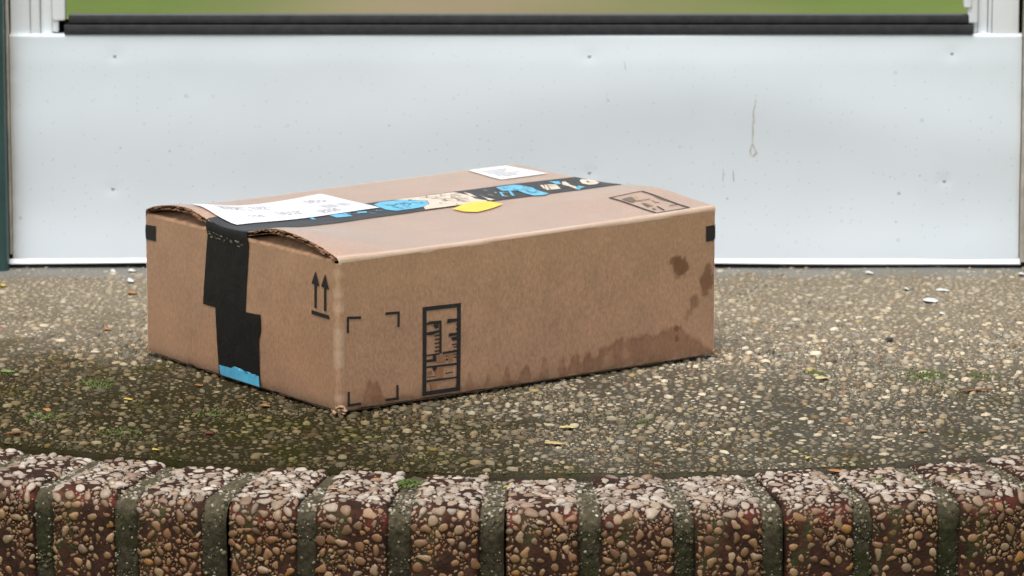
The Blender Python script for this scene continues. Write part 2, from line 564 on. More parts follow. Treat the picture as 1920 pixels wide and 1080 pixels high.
def brick_mesh(hw, seed):
    re = .0055
    xs = np.concatenate([[-hw], -hw + re * np.array([0, .06, .25, .6]), np.linspace(-hw + re, hw - re, 12), hw - re * np.array([.6, .25, .06, 0]), [hw]])
    extra = np.zeros(len(xs)); extra[0] = extra[-1] = .03
    p, nn = path(SS)
    dent = .0036 * (fbm(SS[:, None] * 70 + seed * 9.1, xs[None] * 70 + 40, seed, 3) - .5)
    dep = -edge(xs, hw, re)[None] - extra[None] + dent
    V = p[:, None] + dep[..., None] * nn[:, None]
    wob = .0016 * (fbm(SS * 45 + seed * 3, SS * 0 + 4, seed + 50) - .5)
    V[..., 0] += xs[None] + np.sign(xs)[None] * wob[:, None]
    red = sstep(.012, .002, np.abs(SS - (BD + .002 + .004 * math.sin(seed)))) * (.5 + .5 * math.sin(seed * 2.3))
    red = np.clip(red, 0, 1)[:, None] + 0 * xs[None]
    red = red * sstep(.35, .6, fbm(xs[None] * 45 + seed, SS[:, None] * 45, seed + 80))
    return mesh('brick', V.reshape(-1, 3), [gridq(len(SS), len(xs))], True, None, {'red': red.ravel()})


def pebble_pick(hw, seed):
    r = np.random.default_rng(seed)
    nc = 6200
    s = r.uniform(.001, LP - .001, nc); x = r.uniform(-hw + .0012, hw - .0012, nc)
    rad = np.clip(.00090 * np.exp(.60 * r.standard_normal(nc)), .0004, .0037)
    onTop = s < BD
    rad = np.where(onTop, rad * 1.22, rad)
    ok = np.abs(x) < hw - rad * .7
    s, x, rad = s[ok], x[ok], rad[ok]
    od = np.argsort(-rad + r.random(len(rad)) * .0012); s, x, rad = s[od], x[od], rad[od]
    kp = darts(np.stack([x + 1, s + 1], 1), rad, .012, 1.0)
    s, x, rad = s[kp], x[kp], rad[kp]
    ng = 420                       # sand-sized grains filling the matrix
    s = np.concatenate([s, r.uniform(.001, LP - .001, ng)]); x = np.concatenate([x, r.uniform(-hw + .001, hw - .001, ng)]); rad = np.concatenate([rad, r.uniform(.00028, .0007, ng)])
    n = len(s)
    p, nn = path(s)
    ed = edge(x, hw, .0055)
    sl = np.clip((np.abs(x) - (hw - .0055)) / .0055, 0, .8)
    nx = np.sign(x) * sl * .8
    p = p - ed[:, None] * nn - .0002 * nn
    p[:, 0] += x
    nn = nn + np.stack([nx, 0 * nx, 0 * nx], 1); nn /= np.linalg.norm(nn, axis=1, keepdims=True)
    base = np.array([[.33, .22, .13], [.40, .28, .17], [.25, .155, .09], [.42, .33, .23], [.32, .19, .11], [.18, .11, .065], [.46, .39, .30], [.38, .22, .08], [.27, .22, .17]])
    col = base[r.choice(9, n, p=[.17, .17, .15, .12, .12, .08, .07, .05, .07])] * np.array([.58, .46, .36]) * r.uniform(.78, 1.18, (n, 1))
    top = sstep(BD + .016, BD - .022, s)[:, None]
    lit_top = np.array([.48, .42, .35]) * r.uniform(.8, 1.15, (n, 1))     # paler tops than faces: light from above painted into the pebble colour
    wf = top * r.uniform(.1, .95, (n, 1))
    col = col * (1 - wf) + lit_top * wf
    return dict(s=s, x=x, r=rad, p=p, n=nn, col=col, a=rad * r.uniform(1.0, 1.32, n), b=rad * r.uniform(.66, 1.0, n), c=rad * r.uniform(.30, .62, n), yaw=r.uniform(0, 6.28, n))


BR = [(-23.64, -21.55), (-20.78, -17.99), (-17.06, -14.22), (-13.17, -10.35), (-9.55, -6.67), (-5.71, -2.94), (-1.92, .98), (1.87, 4.81), (5.56, 8.35), (9.27, 12.08), (12.85, 15.68), (16.59, 19.52), (20.35, 23.2)]
BR[0] = (-24.4, -21.55)


def ring_loc(deg, drop):
    a = math.radians(deg)
    return (CX + ROUT * math.sin(a), CY - ROUT * math.cos(a), drop), a


picks = []; bricks = []
for i, (a0, a1) in enumerate(BR):
    hw = math.radians(a1 - a0) / 2 * (ROUT - .004)
    loc, a = ring_loc((a0 + a1) / 2, -.0030 + .0028 * random.random())
    me = brick_mesh(hw, 11 + i)
    b = ob('brick', me, M_BRICK, step, loc, (random.uniform(-.018, .018), random.uniform(-.02, .02), a + random.uniform(-.006, .006)))
    bricks.append(b); picks.append(pebble_pick(hw, 200 + i))
# the 300 pebbles that show largest become parts of their own
allp = [(pk['r'][j], i, j) for i, pk in enumerate(picks) if 0 < i < 12 for j in range(len(pk['r'])) if .012 < pk['s'][j] < BD + .065]
allp.sort(reverse=True)
single = {(i, j) for _, i, j in allp[:300]}
tv, t4, t3 = DOME_L
pm = []
for kx in range(9):
    jr = np.random.default_rng(kx)
    ang = np.arctan2(tv[:, 1], tv[:, 0])
    f_ = 1 + .3 * (.55 * np.cos(2 * ang + jr.random() * 6) + .75 * np.cos(3 * ang + jr.random() * 6) * jr.random() + .5 * (jr.random(len(tv)) - .5))
    v = tv * np.stack([f_, f_, 1 + .12 * (jr.random(len(tv)) - .5)], 1)
    v[:, :2] += np.maximum(v[:, 2:], 0) * (jr.random((1, 2)) - .5) * .5
    me = mesh('pebble', v, [t4, t3], True); me.materials.append(M_PEBBLE); pm.append(me)
stuff_meshes = []
for i, (b, pk) in enumerate(zip(bricks, picks)):
    idx = np.array([j for j in range(len(pk['r'])) if (i, j) not in single])
    V, f4, f3, k = scatter(DOME_L, pk['p'][idx], pk['n'][idx], pk['a'][idx], pk['b'][idx], pk['c'][idx], pk['yaw'][idx], .3, 400 + i)
    me = mesh('pebbles', V, [f4, f3], True, np.repeat(pk['col'][idx], k, 0))
    tag(ob('pebbles', me, M_PEBBLES, b), kind='stuff')
    if len(idx) == len(pk['r']) or True:
        V, f4, f3, k = (V, f4, f3, k)
    stuff_meshes.append(me)
    for j in range(len(pk['r'])):
        if (i, j) not in single: continue
        n_ = Vector(pk['n'][j]); q = n_.to_track_quat('Z', 'Y') @ Quaternion((0, 0, 1), pk['yaw'][j])
        p_ = ob('pebble', pm[(i * 7 + j) % 9], None, b, pk['p'][j])
        p_.rotation_mode = 'QUATERNION'; p_.rotation_quaternion = q
        p_.scale = (pk['a'][j], pk['b'][j], pk['c'][j])
        p_.color = (*pk['col'][j], 1)


def mortar_mesh(hw, seed):
    xs = np.linspace(-hw, hw, 15); SS = np.linspace(0, LP, 130)
    rec = .0045 + .002 * np.sin(seed)
    p, nn = path(SS)
    dent = .004 * (fbm(SS[:, None] * 60 + seed * 5, xs[None] * 60 + 9, seed, 4) - .5) + .0022 * (fbm(SS[:, None] * 420 + seed, xs[None] * 420, seed + 3, 2) - .5)
    recs = (.0006 + (rec - .0022) * sstep(BD - .03, BD + .03, SS))[:, None]
    V = p[:, None] + (-recs - .0025 * (np.abs(xs) / hw) ** 4 + dent)[..., None] * nn[:, None]
    V[..., 0] += xs[None]
    V = V.reshape(-1, 3)
    r = np.random.default_rng(seed)
    sN = np.repeat(SS, 15); xN = np.tile(xs, len(SS))
    g = fbm(sN * 50 + seed, xN * 50, seed + 7, 3)[:, None]
    c = np.array([.088, .074, .046]) * (.6 + .8 * g)
    face = sstep(BD - .01, BD + .03, sN)[:, None]
    c = c * (1 - .52 * face) * (.55 + .9 * fbm(sN * 380, xN * 380, seed + 11, 2)[:, None])  # front face darkened: its shade is painted into the mortar colour
    mo = (sstep(.42, .62, g) * (.2 + .6 * face))
    c = c * (1 - mo) + mo * np.array([.022, .023, .009])
    Fq = gridq(len(SS), 15)
    n = 700
    s = r.uniform(.002, LP - .002, n); x = r.uniform(-hw * .85, hw * .85, n); rad = np.clip(.00065 * np.exp(.4 * r.standard_normal(n)), .0003, .002)
    s[:90] = r.uniform(.002, BD - .004, 90); rad[:90] = r.uniform(.0008, .0019, 90)
    p, nn = path(s); p = p - (.0009 + (rec - .0022) * sstep(BD - .03, BD + .03, s))[:, None] * nn; p[:, 0] += x
    V2, f4, f3, k = scatter(DOME_S, p, nn, rad * 1.1, rad * .85, rad * .8, r.uniform(0, 6.28, n), .2, seed)
    pc = np.array([[.26, .23, .16], [.13, .11, .07], [.08, .07, .045], [.04, .038, .022], [.05, .045, .03]])[r.integers(0, 5, n)]
    pc[:90] = PAL[r.integers(0, len(PAL), 90)] * r.uniform(.4, .95, (90, 1))
    nb = len(V)
    return mesh('mortar_joint', np.concatenate([V, V2]), [np.concatenate([Fq, f4 + nb]), f3 + nb], True, np.concatenate([c, np.repeat(pc, k, 0)]))


joints = []
for i in range(len(BR) - 1):
    a0, a1 = BR[i][1], BR[i + 1][0]
    hw = math.radians(a1 - a0) / 2 * ROUT - .0002
    loc, a = ring_loc((a0 + a1) / 2, -.004)
    gap = .0016 if i in (2, 5, 8) else 0.
    me = mortar_mesh(hw - gap / 2 + .0012, 600 + i)
    j = ob('mortar_joint', me, M_MORTAR, step, loc, (0, 0, a))
    j.location.x -= gap
    joints.append(j)
# bricks of the rim beyond the picture on either side
for sgn, start in ((-1, -26.6), (1, 25.4)):
    for k in range(15):
        deg = start + sgn * 3.72 * k
        if abs(deg) > 80: break
        src = 1 + (k * 5) % 11
        loc, a = ring_loc(deg, -.003)
        b = ob('brick', bricks[src].data, None, step, loc, (0, 0, a))
        tag(ob('pebbles', stuff_meshes[src], None, b), kind='stuff')
        loc, a = ring_loc(deg - sgn * 1.86, -.004)
        ob('mortar_joint', joints[src % len(joints)].data, None, step, loc, (0, 0, a))

# --- moss tufts on the step
patches = [(-.0757, 3.4040, .010, .008, 260, -.002), (.3321, 3.7696, .020, .022, 240, 0), (-.33, 3.735, .016, .02, 150, 0), (.245, 3.775, .010, .012, 60, 0), (.375, 3.762, .02, .012, 90, 0), (.325, 3.43, .012, .006, 90, -.003), (.268, 3.418, .010, .006, 70, -.003),
           (-.36, 3.62, .02, .02, 110, 0), (-.235, 3.63, .02, .015, 80, 0), (-.105, 3.41, .006, .004, 60, -.003), (-.300, 3.56, .02, .02, 110, 0), (.10, 3.60, .01, .01, 30, 0), (-.406, 3.78, .01, .008, 60, 0)]
PP = []; RR = []
for (x, y, sx_, sy_, n, z) in patches:
    g = rng.standard_normal((n, 2)) * .55
    hgt = np.exp(-(g ** 2).sum(1) * 1.2)
    PP.append(np.stack([x + g[:, 0] * sx_, y + g[:, 1] * sy_, z + .0004 + .0018 * hgt * rng.random(n) * (2 if n > 200 and sx_ < .012 else .7)], 1)); RR.append(rng.uniform(.0004, .0009, n))
P = np.concatenate(PP); r_ = np.concatenate(RR)
nr_ = rng.standard_normal((len(P), 3)) * .5 + np.array([0, 0, 1]); nr_ /= np.linalg.norm(nr_, axis=1, keepdims=True)
V, f4, f3, k = scatter(DOME_S, P, nr_, r_, r_ * .7, r_ * 1.6, rng.uniform(0, 6, len(P)), .35, 77)
tag(ob('moss', mesh('moss', V, [f4, f3], True), M_MOSS), 'small green moss tufts growing on the step and brick joints', 'moss', kind='stuff')

# ------------------------------------------------------------------ storm door
ZT = .2075
door = ob('storm_door', None, loc=(0, YD, .003))
tag(door, 'white storm door with dented metal kick panel and black gasket under its glass', 'door')


def panel_out(x, z):
    """outward bulge (towards the street) of the kick panel, metres"""
    t = z / ZT
    ph = .10 * np.sin(x * 5 + 1) + .06 * np.sin(x * 11)
    o = .0050 * np.exp(-((t + .02) / .19) ** 2)
    o = o + .0030 * np.exp(-((t - .60 - ph) / .20) ** 2) * (.75 + .25 * np.sin(x * 7 + .4))
    o = o - .0012 * sstep(.86, 1, t)
    o = o + .0016 * (fbm(x * 7 + 11, z * 9, 4) - .5)
    for rx, rz in RIV:
        o = o - .0006 * np.exp(-(((x - rx) / .006) ** 2 + ((z - rz) / .006) ** 2))
    return o


RIV = [(-.3539, .1877), (.0689, .1877), (.3919, .1901), (-.3573, .0681), (.0692, .0826), (.3868, .0753)]
nx, nz = 240, 90
xs = np.linspace(-.4475, .4542, nx); zs = np.concatenate([np.linspace(.0015, ZT - .003, nz - 8), ZT - .003 + .003 * np.sin(np.linspace(.15, math.pi / 2, 8))])
xx, zz = np.meshgrid(xs, zs, indexing='ij')
fl = .0022 * (xs[:, None] / .45 * 0)
xw = xx * (1 - .012 * 0)
yy = -panel_out(xx, zz) + .003 * (1 - np.sqrt(np.maximum(0, 1 - np.clip((zz - ZT + .003) / .003, 0, 1) ** 2)))
yy += .006 * sstep(.4475, .4542, np.abs(xx - .0023)) * 0
edge_g = np.exp(-(xx + .4475) / .004) * (.5 + fbm(zz * 90, xx * 90, 5)) + .4 * np.exp(-(zz - .0) / .003) * fbm(xx * 60, zz * 60, 6) + .6 * np.exp(-(.4542 - xx) / .002) * fbm(zz * 80, xx * 9, 7)
front = np.stack([xx, yy, zz], -1)
V = front.reshape(-1, 3); Fq = [gridq(nx, nz)[:, ::-1][:, [3, 0, 1, 2]]]
# returned edges (top, bottom, sides) go back 12 mm
def rim_strip(line, back, off):
    b = line.copy(); b[:, 1] = back
    return np.concatenate([line, b]), np.stack([np.arange(len(line) - 1), np.arange(1, len(line)), np.arange(len(line) + 1, 2 * len(line)), np.arange(len(line), 2 * len(line) - 1)], 1) + off
Vs = [V]; Fs = list(Fq); off = len(V)
for line in (front[:, -1], front[::-1, 0], front[0], front[-1, ::-1]):
    v, f = rim_strip(line, .012, off); Vs.append(v); Fs.append(f); off += len(v)
V = np.concatenate(Vs)
gr = np.concatenate([np.clip(edge_g.ravel(), 0, 1), np.zeros(len(V) - nx * nz)])
panel = ob('kick_panel', mesh('kick_panel', V, Fs, True, None, {'grime': gr}), M_DOOR, door)
try:
    panel.data.set_sharp_from_angle(angle=math.radians(40))
except Exception:
    pass
tvv, tf4, tf3 = dome(12, [(1, 0), (.92, .35), (.6, .62)], .72)
for rx, rz in RIV:
    me = mesh('rivet', tvv * np.array([.0019, .0019, .0010]), [tf4, tf3], True)
    ob('rivet', me, M_RIVET, panel, (rx, -float(panel_out(np.array(rx), np.array(rz))) + .0002, rz), (math.pi / 2, 0, 0))
# white lip along the bottom edge
def lip_profile():
    pr = [(-.0046, .0055), (-.0052, .0042), (-.0078, .0024), (-.0086, .0015), (-.0080, .0005), (-.004, .0008), (.006, .0012)]
    return pr
pr = lip_profile(); xs2 = np.linspace(-.4515, .4560, 60)
V = []
for x in xs2:
    for (y, z) in pr:
        V.append((x, y, z + .0012 * math.sin(x * 4 + 2) * (1 if z < .004 else .0) + .0004 * math.sin(x * 17)))
ob('bottom_lip', mesh('bottom_lip', V, [gridq(60, len(pr))], True), M_WHITE, door)


def strip_decal(name, pts, widths, mat, parent):
    """thin mark lying on the kick panel, pts (x,z)"""
    V = []
    for i, ((x, z), w_) in enumerate(zip(pts, widths)):
        for s in (-1, 1):
            V.append((x + s * w_, -float(panel_out(np.array(x + s * w_), np.array(z))) - .0003, z))
    return ob(name, mesh(name, V, [gridq(len(pts), 2)[:, ::-1]], True), mat, parent)


strip_decal('drip_stain', [(.2175, .150), (.2165, .143), (.2150, .138), (.2158, .131), (.2146, .126), (.2152, .120), (.2146, .114), (.2150, .110)], [.0002, .0005, .0004, .0007, .0004, .0008, .0004, .0006], M_STAIN, panel)
strip_decal('drip_stain', [(.2148, .109), (.2128, .103), (.2136, .0985)], [.0006, .0006, .0005], M_STAIN, panel)
strip_decal('drip_stain', [(.2152, .109), (.2172, .104), (.2186, .1005), (.2150, .0975)], [.0006, .0006, .0009, .0008], M_STAIN, panel)
strip_decal('scrape', [(.1978, .0850), (.1984, .0750)], [.0003, .0004], M_PENCIL, panel)
strip_decal('scrape', [(.1892, .0858), (.1888, .0750)], [.0002, .0003], M_PENCIL, panel)
strip_decal('scrape', [(.1000, .184), (.1012, .176)], [.0002, .0003], M_PENCIL, panel)

# gaskets, glass, stiles
ob('gasket', boxmesh('gasket', -.3985, .4105, -.0005, .012, .2077, .2158, .0006), M_GASKET, door)
ob('gasket', boxmesh('gasket', -.3945, .4065, .0025, .014, .2168, .2243, .0007), M_GASKET, door)
ob('gasket', boxmesh('gasket', -.3985, .4105, .009, .022, .2065, .2180, .001), M_DARK, door)
ob('glass', boxmesh('glass', -.398, .410, .0085, .0145, .219, 1.90, .0008, 1), M_GLASS, door)
ob('back_panel', boxmesh('back_panel', -.45, .455, .024, .036, .004, 1.98, .001), M_DARK, door)
DT = 1.985
for nm, x0, x1, y0, y1, z0 in (
        ('stile', -.4470, -.4290, .0020, .022, .2060), ('stile', -.4286, -.4205, .0000, .022, .2060), ('stile', -.4203, -.4095, .0050, .022, .2064),
        ('glazing_bead', -.4093, -.3975, -.0010, .008, .2190), ('glazing_bead', -.4093, -.4035, .0010, .012, .2085),
        ('glazing_bead', .4020, .4090, -.0030, .008, .2305), ('glazing_bead', .4055, .4148, -.0005, .0085, .2165), ('glazing_bead', .4105, .4148, .0042, .014, .2072),
        ('stile', .4150, .4240, .0045, .022, .2064), ('stile', .4242, .4275, .0005, .022, .2060), ('stile', .4277, .4515, -.0005, .022, .2060)):
    ob(nm, boxmesh(nm, x0, x1, y0 + .004, y1, z0, DT - (.08 if 'bead' in nm else 0), .0018, 3), M_WHITE, door)
ob('top_rail', boxmesh('top_rail', -.4093, .4148, .0002, .022, 1.90, DT - .002, .002), M_WHITE, door)
h = ob('door_handle', boxmesh('door_handle', .4285, .4495, -.038, -.028, .94, 1.07, .005, 3), M_GASKET, door)
ob('handle_plate', boxmesh('handle_plate', .4300, .4480, -.030, -.0002, .96, 1.05, .003, 2), M_GASKET, door)

frame = ob('door_frame', None, loc=(0, YD, 0))
tag(frame, 'dark green painted door frame with cream trim strips round the storm door', 'door frame')
ob('jamb', boxmesh('jamb', -.62, -.4640, -.030, .10, GZ, 2.14, .004, 3), M_GREEN, frame)
ob('jamb', boxmesh('jamb', -.4638, -.4505, -.022, .10, -.02, 2.10, .005, 4), M_GREEN, frame)
ob('trim_strip', boxmesh('trim_strip', -.4503, -.4481, -.006, .05, .012, 2.03, .001), M_TRIM, frame)
ob('trim_strip', boxmesh('trim_strip', .4550, .4640, -.012, .05, .006, 2.03, .001), M_TRIM, frame)
ob('jamb', boxmesh('jamb', .4650, .62, -.028, .10, GZ, 2.14, .004, 3), M_GREEN, frame)
ob('header', boxmesh('header', -.4638, .4640, -.026, .10, 2.04, 2.138, .004, 3), M_GREEN, frame)
ob('threshold', boxmesh('threshold', -.4545, .4562, .010, .10, -.02, .0015, .001), M_DARK, frame)  # near-black colour stands in for the shade under the door

# ------------------------------------------------------------------ cardboard box
W, D = .3715, .2821
box = ob('cardboard_box', None, loc=(-.13435, 3.61956, .0008), rot=(0, 0, math.radians(35.926)))
tag(box, 'damp brown cardboard parcel box with black tape lying on the step', 'box')
B0 = np.array([[0, .6], [.066, 6], [.136, 9.4], [.2, 11.8], [.26, 13], [.33, 12.5], [.4, 8.3], [.44, 5], [.5, 3.4], [.6, 3.4], [.67, 6.5], [.72, 10], [.76, 12], [.84, 11.4], [.925, 8], [.98, 4], [1, .6]])


def zbase(u, v):
    return .1225 + .0028 * u / W - .0035 * v / D


def ztop(u, v):
    u = np.asarray(u, float); v = np.asarray(v, float)
    n = v / D
    bb = (np.interp(n, B0[:, 0], B0[:, 1]) + np.interp(n + .02, B0[:, 0], B0[:, 1]) + np.interp(n - .02, B0[:, 0], B0[:, 1])) / 3
    b = bb * .001 * np.exp(-(np.maximum(u, 0) / .055) ** 2)
    r = .0055 * np.exp(-((n - .27) / .18) ** 2) * np.exp(-((W - u) / .09) ** 2)
    return zbase(u, v) + b + r + .0006 * (fbm(u * 25, v * 25, 21) - .5)


RF = .0028                       # fold radius
ZB = .0034                       # bottom of the side walls


def side_out(face, a, z):
    """slight outward bulge of the walls"""
    L = W if face in (0, 2) else D
    t = np.clip(a / L, 0, 1); s = np.clip(z / .12, 0, 1)
    return .0009 * np.sin(np.pi * t) * np.sin(np.pi * s) + .0007 * (fbm(a * 30 + face * 7, z * 30, 40 + face) - .5) * np.sin(np.pi * t)


# perimeter: face 0: v=0 (street side, long), 1: u=W, 2: v=D, 3: u=0 (short face with arrows)
RC = .0038
per = []
def seg_pts(n, L): return np.linspace(RC, L - RC, n)
for a in seg_pts(250, W): per.append((0, a, a, 0., 0., -1.))
for k in range(1, 5):
    q = k / 5 * math.pi / 2; per.append((0, W, W - RC + RC * math.sin(q), RC - RC * math.cos(q), math.sin(q), -math.cos(q)))
for a in seg_pts(30, D): per.append((1, a, W, a, 1., 0.))
for k in range(1, 5):
    q = k / 5 * math.pi / 2; per.append((1, D, W - RC + RC * math.cos(q), D - RC + RC * math.sin(q), math.cos(q), math.sin(q)))
for a in seg_pts(30, W): per.append((2, a, W - a, D, 0., 1.))
for k in range(1, 5):
    q = k / 5 * math.pi / 2; per.append((2, W, RC - RC * math.sin(q), D - RC + RC * math.cos(q), -math.sin(q), math.cos(q)))
for a in seg_pts(190, D): per.append((3, a, 0., D - a, -1., 0.))
for k in range(1, 5):
    q = k / 5 * math.pi / 2; per.append((3, D, RC - RC * math.cos(q), RC - RC * math.sin(q), -math.cos(q), -math.sin(q)))
per.append(per[0])
per = np.array(per)
nz = 84
tt = np.linspace(0, 1, nz)
fa, aa, pu, pv, nu_, nv_ = per.T
top = zbase(pu, pv) - RF
zz = ZB + (top[:, None] - ZB) * tt[None]
out = np.zeros_like(zz)
for f in range(4):
    mk = fa == f
    out[mk] = side_out(f, aa[mk][:, None], zz[mk])
# the lower edge tucks in a little and is uneven
tuck = .0016 * np.exp(-(zz - ZB) / .0035)
rag = .0012 * (fbm(pu * 70 + 3, pv * 70, 60) - .5)[:, None] * (1 - tt)[None] ** 6
U = pu[:, None] + nu_[:, None] * (out - tuck); Vv = pv[:, None] + nv_[:, None] * (out - tuck)
Zz = zz + rag
V = np.stack([U, Vv, Zz], -1)
# wet stains on the long street-side face
ST = np.array([(0, 0), (8, 1), (18, 5), (24, 12), (28, 26), (32, 22), (37, 25), (41, 12), (46, 4), (55, 8), (62, 9), (70, 8), (76, 2), (100, 2), (110, 4), (113, 20), (117, 7), (121, 8), (124, 22), (129, 5), (138, 1), (141, 15), (144, 15), (147, 1), (155, 3), (158, 14), (161, 21), (164, 8), (171, 4), (175, 12), (179, 20), (182, 18), (186, 4), (193, 6), (196, 22), (200, 21), (203, 4), (210, 6), (213, 20), (217, 20), (220, 8), (226, 20), (231, 22), (234, 10), (239, 21), (244, 20), (248, 15), (253, 22), (258, 24), (263, 23), (268, 26), (274, 29.5), (280, 27.5), (286, 28.5), (293, 27.5), (300, 28.5), (308, 28), (315, 29), (325, 30), (330, 32.5), (336, 28), (345, 22), (352, 18), (358, 15), (366, 7), (371.5, 3)])
um = pu * 1000; zm = zz * 1000
jit = (fbm(um[:, None] / 5, zm / 12, 70, 3) - .5) + .8 * (fbm(um[:, None] / 1.9, zm / 16, 75, 2) - .5)
hst = np.interp(um, ST[:, 0], ST[:, 1])[:, None]
wet = sstep(-2.2, 3.2, hst - zm + jit * 6)
wet = .66 * wet * (.65 + .5 * fbm(um[:, None] / 2.6, zm / 22, 76, 2)) * (.40 + .60 * sstep(.25, .7, fbm(um[:, None] / 9 + 4, zm / 14, 71, 3) + .25 * sstep(240, 330, um)[:, None]))
edgeline = np.exp(-((hst - zm + jit * 5 - 2.5) / 1.6) ** 2) * .14 * (hst > 3)
wet = np.clip(wet + edgeline, 0, 1) * (1 - .35 * np.exp(-(zm - 4.2) / 2.))
for (bx, bz, rx, rz, rot, st) in [(334, 80.5, 9.5, 7.2, -.75, 1.), (330, 85, 7, 4.5, -.1, .9), (331, 73, 3, 4, .3, .55), (361.5, 66, 7.5, 8.5, .2, .9), (363, 73, 4, 6, 0, .8), (360, 58, 4, 5, 0, .8), (349, 49, 4.6, 6.5, -.2, .65), (344, 41, 2.6, 3.5, -.5, .45), (341, 37, 2, 2.5, 0, .4), (330.5, 29, 2.4, 2.4, 0, 1.3), (330.8, 20.5, 2.2, 2.8, 0, 1.2), (327, 26, 5, 6, 0, .6)]:
    du = um[:, None] - bx; dz = zm - bz
    c_, s_ = math.cos(rot), math.sin(rot)
    q = np.sqrt(((c_ * du + s_ * dz) / rx) ** 2 + ((-s_ * du + c_ * dz) / rz) ** 2)
    wet = np.maximum(wet, st * sstep(1.18, .86, q + (fbm(um[:, None] / 3, zm / 3, 72, 3) - .5) * .7))
wet = wet * ((fa == 0) & (nv_ < -.5))[:, None]
# rubbed vertical corner and top edge
sc = np.zeros_like(wet)
corner = ((fa == 3) & (aa > D - .0001)) | ((fa == 0) & (aa < RC + .002)) | ((fa == 3) & (aa > D - RC - .002))
sc[corner] = .35 * sstep(.35, .75, fbm(zm[corner] / 7, zm[corner] * 0 + 3, 81, 3))
sc = np.maximum(sc, .45 * np.exp(-(zz - ZB) / .003) * sstep(.4, .75, fbm(um[:, None] / 5 + pv[:, None] * 300, zm / 4, 83, 3)))
body = ob('body', mesh('body', V.reshape(-1, 3), [gridq(len(per), nz)], True, None, {'wet': wet.ravel(), 'scuff': sc.ravel()}), M_CARD, box)

# bottom flaps seen as a dark layered edge
def slab_sheet(name, u0, u1, v0, v1, z0, z1, mat, jit=.0012, seed=1):
    n = 40
    r = np.random.default_rng(seed)
    pts = [(u, v0) for u in np.linspace(u0, u1, n)] + [(u1, v) for v in np.linspace(v0, v1, n)[1:]] + [(u, v1) for u in np.linspace(u1, u0, n)[1:]] + [(u0, v) for v in np.linspace(v1, v0, n)[1:-1]]
    pts = np.array(pts) + r.uniform(-jit, jit, (len(pts), 2))
    k = len(pts); c_ = pts.mean(0)
    V = np.concatenate([np.c_[pts, np.full(k, z0)], np.c_[pts, np.full(k, z1)], [[*c_, z0]], [[*c_, z1]]])
    i = np.arange(k); j = (i + 1) % k
    return ob(name, mesh(name, V, [np.stack([i, j, j + k, i + k], 1), np.concatenate([np.stack([j, i, np.full(k, 2 * k)], 1), np.stack([i + k, j + k, np.full(k, 2 * k + 1)], 1)])], False), mat, box)
slab_sheet('bottom_flap', .0060, W - .0060, .0085, D - .0085, .0002, .0014, M_LINER, .0010, 5)
slab_sheet('bottom_flap', .0095, W - .0095, .0105, D - .0105, .0016, .0033, M_FLUTE, .0008, 6)

# top flaps: two liners with a fluted sheet between
def flap(name, vs_, fold0, seed, label=None):
    us = np.concatenate([np.linspace(.0006, .02, 12)[:-1], np.linspace(.02, W - .02, 70), np.linspace(W - .02, W - .0006, 10)[1:]])
    uu, vv = np.meshgrid(us, vs_, indexing='ij')
    e = .0019 * (fbm(vv * 260, vv * 0 + seed, seed) - .5) * 2
    uu2 = uu + np.where(uu < .004, np.abs(e), 0) - np.where(uu > W - .004, np.abs(e), 0)
    dist = np.abs(vv - fold0)
    fold = np.where(dist < RF, -RF + np.sqrt(np.maximum(RF ** 2 - (RF - dist) ** 2, 0)), 0)
    zt = ztop(uu, vv) + fold
    zt = np.where(dist < 1e-7, zbase(uu, vv) - RF - .0004, zt)
    vshift = vv
    def sheet(off, th_, nm, mat, inset=0., wave=0., sag=0.):
        z = zt + off - sag * (ztop(uu, vv) - zbase(uu, vv))
        u3 = uu2.copy()
        if inset:
            u3 = np.clip(u3, inset, W - inset)
        if wave: z = z + wave * np.sin(vv * 2 * math.pi / .0062)
        sel = dist[0] >= (0 if off == 0 else RF)
        A_ = np.stack([u3, vshift, z], -1)[:, sel]; Bm = A_.copy(); Bm[..., 2] -= th_
        nu, nv = A_.shape[:2]; nn = nu * nv
        Fq = [gridq(nu, nv), gridq(nu, nv, nn)[:, ::-1]]
        i = np.arange(nv - 1)
        Fq.append(np.stack([i, i + 1, i + 1 + nn, i + nn], 1)); b = (nu - 1) * nv
        Fq.append(np.stack([b + i + 1, b + i, b + i + nn, b + i + 1 + nn], 1))
        i = np.arange(nu - 1) * nv
        Fq.append(np.stack([i + nv - 1, i + 2 * nv - 1, i + 2 * nv - 1 + nn, i + nv - 1 + nn], 1))
        zero = np.zeros(2 * nn)
        sc_ = np.tile((.75 * sstep(RF * 2.2, RF * .8, dist[:, sel]) * (.45 + .75 * fbm(uu[:, sel] * 60, vv[:, sel] * 400, 33))).ravel(), 2)
        me = mesh(nm, np.concatenate([A_.reshape(-1, 3), Bm.reshape(-1, 3)]), [np.concatenate(Fq)], True, None, {'wet': zero, 'scuff': np.clip(sc_, 0, 1)})
        try: me.set_sharp_from_angle(angle=math.radians(50))
        except Exception: pass
        return me
    f = ob(name, sheet(0, .0006, name, M_CARD), M_CARD, box)
    ob('corrugated_core', sheet(-.0011, .0004, 'corrugated_core', M_FLUTE, .0016, .0005), M_FLUTE, f)
    ob('inner_liner', sheet(-.0022, .0004, 'inner_liner', M_LINER, .0004, 0., .14), M_LINER, f)
    return f

SEAM = .1405
vs_near = np.concatenate([RF * (1 - np.cos(np.linspace(0, math.pi / 2, 9)))[:-1], np.linspace(RF, SEAM - .0006, 60)])
flap('top_flap', vs_near, 0., 91)
vs_far = np.concatenate([np.linspace(SEAM + .0006, D - RF, 60)[:-1], D - RF * (1 - np.cos(np.linspace(math.pi / 2, 0, 9)))])
flap('top_flap', vs_far, D, 92)

